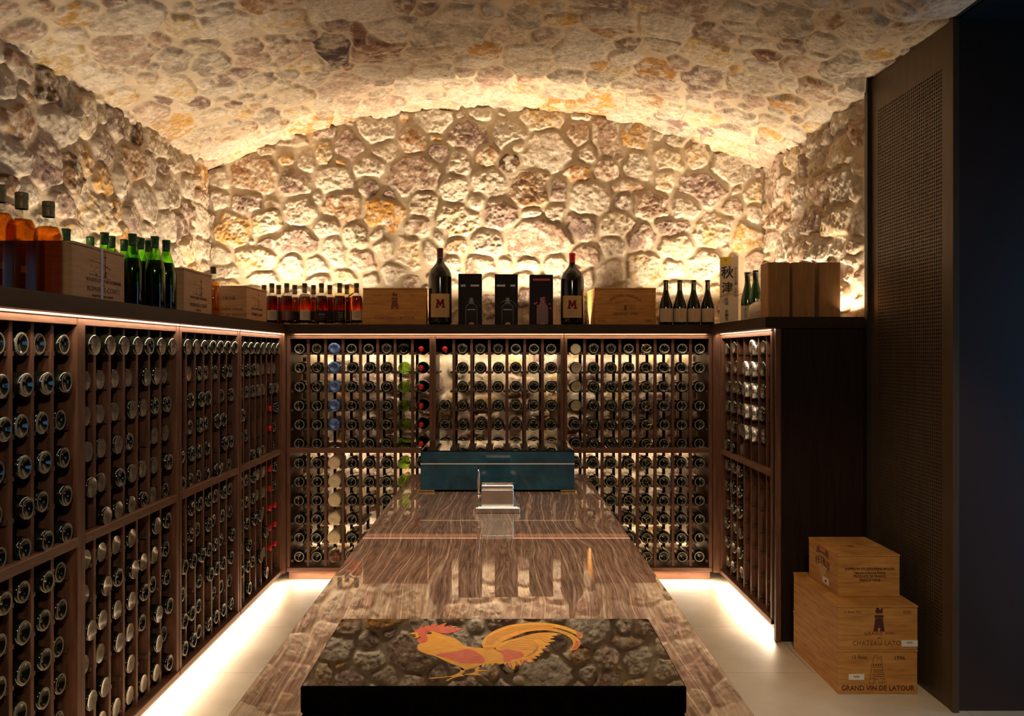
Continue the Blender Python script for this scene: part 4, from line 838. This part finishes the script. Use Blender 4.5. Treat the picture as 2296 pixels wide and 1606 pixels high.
# two very large wine bottles with an M label
def imperial(x, h, capmat, lab, glass):
    Y = 5.115; t = stand('large_wine_bottle', px2(x, Y), Y, lab, 'large bottle', 'large wine bottles with a red M label'); t.rotation_euler = (0, 0, -math.atan2(px2(x, Y), Y)); s = h/.470
    p = [(0, .012), (.045, .0), (.064, .002), (.0705, .010), (.0715, .02), (.0715, .285), (.069, .312), (.058, .340), (.040, .362), (.026, .380), (.0195, .398), (.0185, .42), (.0185, .47)]
    smooth_mb([(r, z*s) for r, z in p], 40).build('glass_body', M[glass], t)
    smooth_mb([(.0193, .398*s+.012), (.0193, .455*s), (.0205, .457*s), (.0205, .470*s), (.018, .4725*s), (0, .473*s)], 24).build('capsule', capmat, t)
    smooth_mb([(.0198, .400*s+.010), (.0198, .4025*s+.010)], 24).build('capsule_ring', M['ink_silver'], t)
    put('label', label_mesh(.0722, .92, .045*s, .188*s, M['label_tan']), t)
    mm = [(-.030,0),(-.006,0),(-.008,.008),(-.013,.010),(-.010,.024),(0,.006),(.011,.026),(.014,.010),(.009,.008),(.008,0),(.032,0),(.030,.006),(.026,.009),(.022,.044),(.026,.047),(.026,.052),(.010,.052),(0,.032),(-.010,.052),(-.024,.052),(-.024,.047),(-.020,.044),(-.025,.009),(-.029,.006)]
    em = MB(); em.poly(mm); emblem(em, t, (0, -.0745, .102*s), M['letter_red'], name='letter_m')
    em = MB(); [line(em, -.03, -.008*i, .03, -.008*i, .0007) for i in range(4)]; emblem(em, t, (0, -.0738, .088*s), M['brand'], name='print')
imperial(987, .470, M['capsule_dark'], 'very large dark wine bottle with red M label and dark capsule', 'glass_olive')
imperial(1283, .440, M['capsule_red'], 'very large dark green wine bottle with red M label and bright red capsule', 'glass_dark')
# black gift boxes
def gift(x0, x1, top, lab, red):
    Y = 5.06; w_ = (x1-x0)/1865*Y; h = (793-top)/1865*Y-.1755
    t = stand('gift_box', px2((x0+x1)/2, Y), Y, lab, 'gift box', 'black bottle gift boxes on the back countertop')
    MB().box(-w_/2, w_/2, 0, .115, 0, h, .001).build('box', M['card_black'], t)
    dx = 0.008 if not red else .006; b = MB()
    b.poly([(x*1.0+dx, z) for x, z in [(-.034, .0), (.034, .0), (.034, .098), (.029, .112), (.017, .120), (.013, .135), (.016, .162), (-.016, .162), (-.013, .135), (-.017, .120), (-.029, .112), (-.034, .098)]], 0, .0003)
    emblem(b, t, (0, -.0003, .004), M['capsule_dark'] if red else M['label_black'], name='printed_bottle')
    b = MB(); pts = [(-.0345, .0), (-.0345, .098), (-.029, .113), (-.017, .121), (-.013, .135)]
    for s in (-1, 1):
        for p, q in zip(pts, pts[1:]): line(b, s*p[0]+dx, p[1], s*q[0]+dx, q[1], .0010)
    line(b, -.025+dx, .088, .025+dx, .088, .004)
    if red: line(b, -.022+dx, .070, .012+dx, .070, .003); line(b, .016+dx, .070, .022+dx, .070, .003)
    for i in range(5): line(b, (-.010+.005*i)+dx, .122, (-.008+.004*i)+dx, .160, .0012)
    emblem(b, t, (0, -.0008, .004), M['ink_silver'] if not red else M['ink_red'], name='outline')
    b = MB(); b.poly([(-.018+dx, 0), (.018+dx, 0), (.014+dx, .010), (.004+dx, .014), (-.008+dx, .012)]); emblem(b, t, (0, -.0010, .002), M['orange_ink'] if not red else M['ink_amber'], name='glow_print')
    b = MB()
    if red: b.box(-.052, .052, 0, .0003, .0, .012)
    else:
        s0 = x0 < 1080; segs = ((-.056, -.026), (.004, .060)) if s0 else ((-.058, -.004), (.026, .056))
        for a, c in segs:
            n = int((c-a)/.0075)
            for i in range(n): b.box(a+i*.0075, a+i*.0075+.0055, 0, .0003, 0, .012)
    b.build('lettering', M['ink_red'] if red else M['ink_silver'], t, (0, -.0005, .268 if red else .232))
    r = random.Random(int(x0)); b = MB()
    if red:
        for i in range(16):
            a = r.uniform(-.06, .055); z = r.uniform(.10, .17); q = r.uniform(.004, .010); b.poly([(a+q*math.cos(k*1.05), z+q*.7*math.sin(k*1.05)) for k in range(6)], 0, .0002)
        emblem(b, t, (0, -.0002, 0), M['ink_red'], name='flower_print')
    else:
        for k in range(22):
            a = .2+k*.1; line(b, dx+.055*math.cos(a), .095+.055*math.sin(a), dx+.055*math.cos(a+.1), .095+.055*math.sin(a+.1), .0008)
        emblem(b, t, (0, -.0002, 0), M['ink_amber'] if s0 else M['ink_silver'], name='ring_print')
gift(1027.7, 1080, 614, 'black gift box with amber ring print beside the dark-capsuled large bottle', False)
gift(1109.5, 1161, 615, 'plain black gift box with silver print, middle one of the three', False)
gift(1188, 1240, 616, 'black gift box with red print beside the red-capsuled large bottle', True)
# flip-top sake bottles
for i, (x, lab) in enumerate(((1493, 'dark flip-top bottle with beige label next to the golden crate'), (1524, 'dark flip-top bottle with beige label, second from the golden crate'), (1555, 'dark flip-top bottle with beige label, third from the golden crate'), (1586.5, 'dark flip-top bottle with beige label, last before the white carton'))):
    Y = 5.075; t = stand('flip_top_bottle', px2(x, Y), Y, lab, 'flip-top bottle', 'flip-top bottles on the back countertop')
    smooth_mb([(0, .006), (.034, 0), (.0395, .003), (.0408, .010), (.0408, .105), (.038, .125), (.030, .155), (.021, .182), (.0155, .205), (.0138, .225), (.0138, .262), (.0165, .264), (.0165, .272), (0, .274)], 28).build('glass_body', M['glass_dark'], t)
    put('label', label_mesh(.0413, 1.25, .016, .098, M['label_beige']), t)
    MB().box(-.0035, .0035, -.0150, -.0142, .19, .262).build('neck_strip', M['label_beige'], t)
    b = MB()
    for s in (-1, 1): b.tube([(s*.0165, 0, .268), (s*.021, 0, .262), (s*.027, 0, .240), (s*.025, 0, .228), (s*.0165, 0, .222), (s*.0145, 0, .230), (s*.018, 0, .245)], .0009, 6)
    b.build('wire_bail', M['steel_line'], t)
    txt('夕\n祭', .026, t, (0, -.0418, .062), M['orange_ink'])
# white sake carton with brush characters
t = stand('sake_carton', 1.392, 5.02, 'tall white carton with black brush characters and yellow sticker', 'carton'); t.rotation_euler = (0, 0, math.radians(-33))
MB().box(-.056, .056, -.056, .056, 0, .405, .001).build('box', M['card_white'], t)
for s, sz, x, z in (('秋', .078, -.010, .305), ('津', .070, -.010, .215)): txt(s, sz, t, (x, -.0570, z), M['ink'], off=.0012)
txt('佳\n撰\n\n本\n醸\n造', .023, t, (-.014, -.0570, .088), M['ink']); txt('ひ\nと\nと\nき\nの\n酒\n\nま\nも\nる', .018, t, (.040, -.0570, .250), M['ink'])
MB().box(-.048, .012, -.0572, -.0564, .360, .402).build('sticker', M['yellow'], t); txt('金', .016, t, (-.018, -.0580, .384), M['brand'])
b = MB(); b.tube([(-.0575, -.0578, .165), (0, -.060, .185), (.0575, -.0578, .170), (.0585, .02, .185)], .0022, 6).tube([(-.0575, -.0578, .185), (-.02, -.060, .178), (.02, -.060, .200), (.0575, -.0578, .195)], .0022, 6).tube([(0, -.060, .185), (-.022, -.060, .155), (-.040, -.059, .135)], .0018, 6).tube([(.0, -.060, .185), (.022, -.060, .205), (.035, -.060, .222)], .0018, 6)
b.build('twine', M['twine'], t)
# two green sake bottles
for x, y, lab in ((1.415, 4.78, 'green bottle with white label next to the white carton'), (1.425, 4.66, 'green bottle with white label just behind the round flask')):
    t = stand('sake_bottle', x, y, lab, 'sake bottle', 'green white-labelled bottles')
    smooth_mb([(0, .006), (.030, 0), (.0355, .003), (.0365, .010), (.0365, .13), (.033, .155), (.0235, .190), (.0165, .220), (.0140, .245), (.0138, .285)], 26).build('glass_body', mat('deep_green_glass', (.012,.05,.008), .08), t)
    smooth_mb([(.0148, .232), (.0145, .278), (.0158, .279), (.0158, .290), (0, .291)], 20).build('capsule', mat('black_green_capsule', (.006,.014,.006), .3), t)
    smooth_mb([(.0160, .2775), (.0160, .2795)], 20).build('capsule_ring', M['ink_silver'], t)
    put('label', label_mesh(.0371, 1.5, .012, .098, M['card_white'], a0=-math.pi/2-.3), t)
    txt('よ\nし\n乃', .022, t, (-.020, -.0345, .056), M['ink'], rz=-.5)
t = stand('round_flask', px2(1700, 4.50), 4.50, 'round cream ceramic flask beside the wooden boxes', 'flask')
smooth_mb([(0, 0), (.022, 0), (.036, .010), (.047, .030), (.050, .052), (.047, .074), (.036, .092), (.020, .102), (.010, .106), (.010, .118), (.013, .120), (0, .121)], 32).build('body', M['ceramic'], t)
b = MB(); b.smooth = True; b.tube([(-.026, -.0420, .040), (-.012, -.0482, .052), (.010, -.0482, .055), (.028, -.0410, .062)], .0012, 6); b.build('painted_line', M['brand'], t)

# ------------------------------------------------------------ the marble table and what stands on it
TZ0 = E-.5
t = thing('marble_table', (-.0138, 2.0, 0), 0, 'long polished brown striated marble table down the middle of the cellar', 'table')
W2 = .3638; y0, y1 = -1.35, 1.445; pts = [(-W2, y0), (W2, y0), (W2, y1-.03)]
pts += [(W2-.03+.03*math.cos(a), y1-.03+.03*math.sin(a)) for a in (.4, .8, 1.2, 1.57)]
pts += [(-W2+.03-.03*math.sin(a), y1-.03+.03*math.cos(a)) for a in (0, .4, .8, 1.2, 1.57)]
n = len(pts); V = [(x, y, TZ0-.035) for x, y in pts]+[(x, y, TZ0-.0015) for x, y in pts]+[(x*(1-.0015/W2), y-(.0015 if y > 0 else -.0015), TZ0) for x, y in pts]
MB().add(V, [tuple(range(n))[::-1], tuple(range(2*n, 3*n))]+[(k*n+i, k*n+(i+1) % n, (k+1)*n+(i+1) % n, (k+1)*n+i) for k in (0, 1) for i in range(n)]).build('table_top', M['marble'], t)
MB().box(-.29, .29, -1.2, 1.30, 0, .06).box(-.31, .31, -1.25, 1.34, .06, TZ0-.035, .002).build('base_cabinet', M['dark_panel'], t)
for s in (-1, 1):
    for k in range(4): MB().box(*(sorted((s*.311, s*.316))), -1.22+k*.64, -.60+k*.64, .09, TZ0-.06, .001).build('door', M['dark_panel'], t)
# black lacquer box with the rooster inlay
d1 = 1865*.4/747; d2 = 1865*.4/594; zb = TZ0
xl, xr = (673-1124)/1865*d1, (1540-1124)/1865*d1
t = thing('lacquer_box', ((xl+xr)/2, d1, zb), 0, 'glossy black lacquer box with golden rooster inlay, in front on the table', 'lacquer box'); hw = (xr-xl)/2; dd = d2-d1
MB().box(-hw+.001, hw-.001, .001, dd-.001, .0, .0655, .0015).build('box_base', M['black_lacquer'], t)
MB().box(-hw, hw, 0, dd, .0665, .1000, .0022).build('lid', M['black_lacquer'], t)
fr_ = MB()
for a in ((-hw+.008, hw-.008, .008, .0086), (-hw+.008, hw-.008, dd-.0086, dd-.008), (-hw+.008, -hw+.0086, .008, dd-.008), (hw-.0086, hw-.008, .008, dd-.008)): fr_.box(*a, .0999, .1002)
def RZ(pts):
    o = []
    for x, y in pts:
        X = 900+x/5.218; Y_ = 1380+y/5.218; d = 1865*.4/(Y_-793); o.append(((X-1124)/1865*d-(xl+xr)/2, d-d1))
    return o
body = [(205,340),(230,310),(262,300),(298,262),(285,235),(270,215),(290,200),(360,190),(420,205),(520,240),(600,260),(680,310),(740,355),(830,375),(950,385),(1060,385),(1150,420),(1190,480),(1195,560),(1140,575),(1100,562),(1060,592),(1040,565),(1000,600),(985,570),(950,612),(935,582),(900,600),(860,620),(800,630),(760,642),(700,640),(670,600),(560,560),(440,500),(380,475),(280,450),(200,410),(187,365)]
comb = [(150,190),(200,160),(230,130),(262,142),(290,120),(330,130),(360,107),(412,115),(396,137),(460,110),(530,90),(498,137),(592,116),(556,142),(642,138),(622,152),(727,153),(660,185),(560,212),(460,212),(400,195),(330,188),(280,198),(220,210)]
wattle = [(180,292),(232,262),(300,258),(302,300),(262,327),(212,327)]
beak = [(80,215),(130,203),(165,200),(215,212),(195,233),(228,243),(200,262),(140,272),(178,247),(150,239),(182,226),(122,222)]
wing = [(400,465),(520,440),(640,425),(740,400),(820,405),(890,440),(960,490),(975,540),(940,562),(800,567),(680,557),(560,512),(470,490)]
tail1 = [(965,385),(945,330),(970,270),(1040,210),(1140,160),(1280,115),(1450,95),(1620,91),(1780,102),(1920,135),(2040,185),(2110,222),(2120,250),(2098,272),(2050,232),(1950,185),(1850,157),(1775,143),(1800,160),(1920,195),(2030,245),(2088,300),(2090,350),(2040,400),(1962,415),(2000,370),(2010,320),(1978,270),(1900,222),(1780,187),(1650,176),(1500,190),(1400,215),(1300,262),(1200,300),(1110,375),(1040,388)]
tail2 = [(1100,375),(1200,312),(1330,275),(1460,240),(1600,210),(1740,205),(1822,216),(1820,236),(1750,246),(1792,262),(1730,280),(1802,300),(1715,320),(1742,342),(1676,362),(1702,386),(1640,400),(1662,432),(1610,450),(1625,478),(1560,480),(1588,506),(1520,512),(1548,540),(1480,556),(1440,530),(1398,592),(1350,560),(1350,530),(1318,634),(1262,602),(1246,562),(1205,582),(1185,520),(1160,440)]
red2 = [(1040,378),(1150,415),(1240,408),(1320,412),(1400,432),(1432,468),(1400,500),(1300,520),(1260,545),(1200,545),(1190,470),(1140,430)]
leg1 = [(665,600),(745,645),(705,690),(735,712),(690,716),(600,738),(545,770),(522,762),(590,722),(360,746),(336,733),(560,714),(640,690),(690,655)]
leg2 = [(862,608),(912,606),(902,642),(990,642),(1000,652),(908,662),(900,685),(948,704),(892,702),(860,704),(735,694),(850,670)]
t.name = 'lacquer_box'
def sm(P, k=4):
    n = len(P); o = []
    for i in range(n):
        a, b_, c, d = P[i-1], P[i], P[(i+1) % n], P[(i+2) % n]
        for j in range(k):
            t_ = j/k; o.append(tuple(.5*(2*b_[q]+(c[q]-a[q])*t_+(2*a[q]-5*b_[q]+4*c[q]-d[q])*t_*t_+(3*b_[q]-a[q]-3*c[q]+d[q])*t_**3) for q in (0, 1)))
    return o
body, wattle, wing, tail1, tail2, red2, leg1, leg2, comb = map(sm, (body, wattle, wing, tail1, tail2, red2, leg1, leg2, comb))
zt = .1
b = MB()
for sh in (tail1, body, leg1, leg2, beak): b.poly(RZ(sh), zt, zt+.00025)
b.poly(RZ(tail2), zt, zt+.0003); b.build('golden_inlay', M['rooster_y'], t)
face = sm([(195,222),(240,205),(288,205),(300,235),(296,262),(250,268),(205,250)])
for nm, sh in (('comb_inlay', comb), ('wattle_inlay', wattle), ('wing_inlay', wing), ('saddle_inlay', red2), ('plume_tip_inlay', [(2040,300),(2088,310),(2085,352),(2035,398),(1985,405),(2030,350)]),
               ('plume_tip_inlay', [(2040,192),(2108,224),(2115,250),(2098,266),(2060,232)]), ('plume_edge_inlay', [(1230,275),(1420,212),(1480,195),(1300,262)])):
    MB().poly(RZ(sh), zt, zt+.00036).build(nm, M['rooster_r'], t)
MB().poly(RZ(face), zt, zt+.0004).build('face_inlay', M['rooster_r'], t)
for k in range(5):
    x = 1262+k*62; MB().poly(RZ([(x, 560-k*14), (x+16, 555-k*14), (x+34, 600-k*18), (x+46, 622-k*20), (x+20, 610-k*18)]), zt, zt+.00036).build('feather_tip_inlay', M['rooster_r'], t)
b = MB()
def curve_line(pts, w_):
    q = RZ(pts)
    for p, r in zip(q, q[1:]):
        d = math.hypot(r[0]-p[0], r[1]-p[1]) or 1; nx, ny = -(r[1]-p[1])/d*w_/2, (r[0]-p[0])/d*w_/2
        b.poly([(p[0]+nx, p[1]+ny), (r[0]+nx, r[1]+ny), (r[0]-nx, r[1]-ny), (p[0]-nx, p[1]-ny)], zt, zt+.0004)
for k in range(5):
    o = k*20; curve_line([(985+o*.8, 350), (1010+o, 280+o*.3), (1100+o*.9, 215+o*.45), (1280+o*.5, 150+o*.5), (1480, 118+o*.6), (1700, 118+o*.5), (1800, 128+o*.5)], .0006)
for k in range(6):
    o = k*24; curve_line([(1150+o*.5, 385+o*.3), (1260+o*.4, 320+o*.6), (1400, 290+o*.9), (1540, 300+o*.9), (1600-o*.3, 350+o*.8), (1590-o*1.2, 430+o*.5)], .0006)
for k in range(4): curve_line([(1380+k*30, 262+k*5), (1560+k*20, 235+k*14), (1740-k*10, 228+k*34)], .0006)
curve_line([(1800,170),(1960,225),(2050,300),(2045,370)], .0006)
b.build('line_inlay', M['rooster_l'], t)
b = MB(); curve_line([(780,520),(900,490),(945,500)], .0008); curve_line([(760,545),(900,525),(955,530)], .0008); b.build('wing_line_inlay', M['rooster_l'], t)
MB().poly(RZ(sm([(296,212),(312,202),(345,202),(357,212),(340,222),(308,222)])), zt, zt+.0005).build('eye', M['ink'], t)
# blue lacquer box
xb = (1115.5-1124)/1865*3.0; w_ = 345/1865*3.0; dd = .347
t = thing('blue_box', (xb, 3.0, TZ0), 0, 'large dark blue lacquer box with metal line at the far end of the table', 'lacquer box'); hw = w_/2
for x in (-hw-.004, hw-.050):
    for y in (-.004, dd-.046): MB().box(x, x+.054, y, y+.05, 0, .0075, .001).build('foot', M['gold'], t)
MB().box(-hw, hw, 0, dd, .0077, .100, .0015).build('box_base', M['blue_lacquer'], t)
MB().box(-hw-.0006, hw+.0006, -.0006, dd+.0006, .1002, .1035).build('metal_line', M['steel_line'], t)
MB().box(-hw, hw, 0, dd, .1037, .146, .0015).build('lid', M['blue_lacquer'], t)
MB().box(-hw, hw, 0, dd, .1462, .1500, .001).build('lid_top', M['black_lacquer'], t)
MB().box(hw-.006, hw-.002, .01, dd-.01, .1500, .1503).box(-hw+.002, -hw+.006, .01, dd-.01, .1500, .1503).build('gold_inlay_line', M['gold'], t)
# chrome tabletop cigar cutter
t = thing('cigar_cutter', (px2(1116, 2.60), 2.60, TZ0), 0, 'chrome tabletop cigar cutter with upright lever on the marble table', 'cigar cutter')
MB().box(-.070, .070, 0, .088, 0, .0176, .0018).box(-.062, .062, .006, .082, .0176, .020, .0006).build('base_plate', M['chrome'], t)
MB().box(-.052, .050, .020, .075, .020, .070, .0015).build('housing', M['chrome'], t)
MB().box(-.052, .050, .018, .077, .0715, .0855, .0025).box(-.050, .048, .022, .073, .070, .072).build('top_cap', M['chrome'], t)
b = MB(); b.smooth = True
for x in (-.038, .036): b.lathe([(.0035, .0855), (.0035, .0868), (0, .0870)], 12, c=(x, .040, 0))
b.build('screw', M['chrome'], t)
b = MB(); b.smooth = True; b.tube([(-.0605, .030, .050), (-.0605, .026, .075), (-.0605, .018, .100), (-.0605, .012, .128), (-.0605, .011, .136)], [.0028, .0036, .0050, .0044, .0015], 14).lathe([(0, -.004), (.006, -.004), (.0065, 0), (.006, .004), (0, .004)], 16, c=(-.0605, .031, .047)); b.tube([(-.0605, .031, .047), (-.052, .035, .050)], .003, 10)
b.build('lever', M['chrome'], t)
# ceiling lamps behind the viewer
for (x, y, z), lab in (((-.05, 1.75, 2.86), 'black ceiling spotlight over the marble table'), ((.75, .9, 2.80), 'black ceiling spotlight turned to the stacked crates'), ((0, -.6, 2.75), 'black ceiling spotlight turned to the back rack')):
    t = thing('ceiling_spotlight', (x, y, z), 0, lab, 'spotlight', 'ceiling spotlights')
    MB().lathe([(.050, .004), (.052, .004), (.052, .11), (0, .115)], 24).build('housing', M['black'], t)
    MB().lathe([(.008, .112), (.008, float(arc_z(x))-z+.01)], 12).build('stem', M['black'], t)
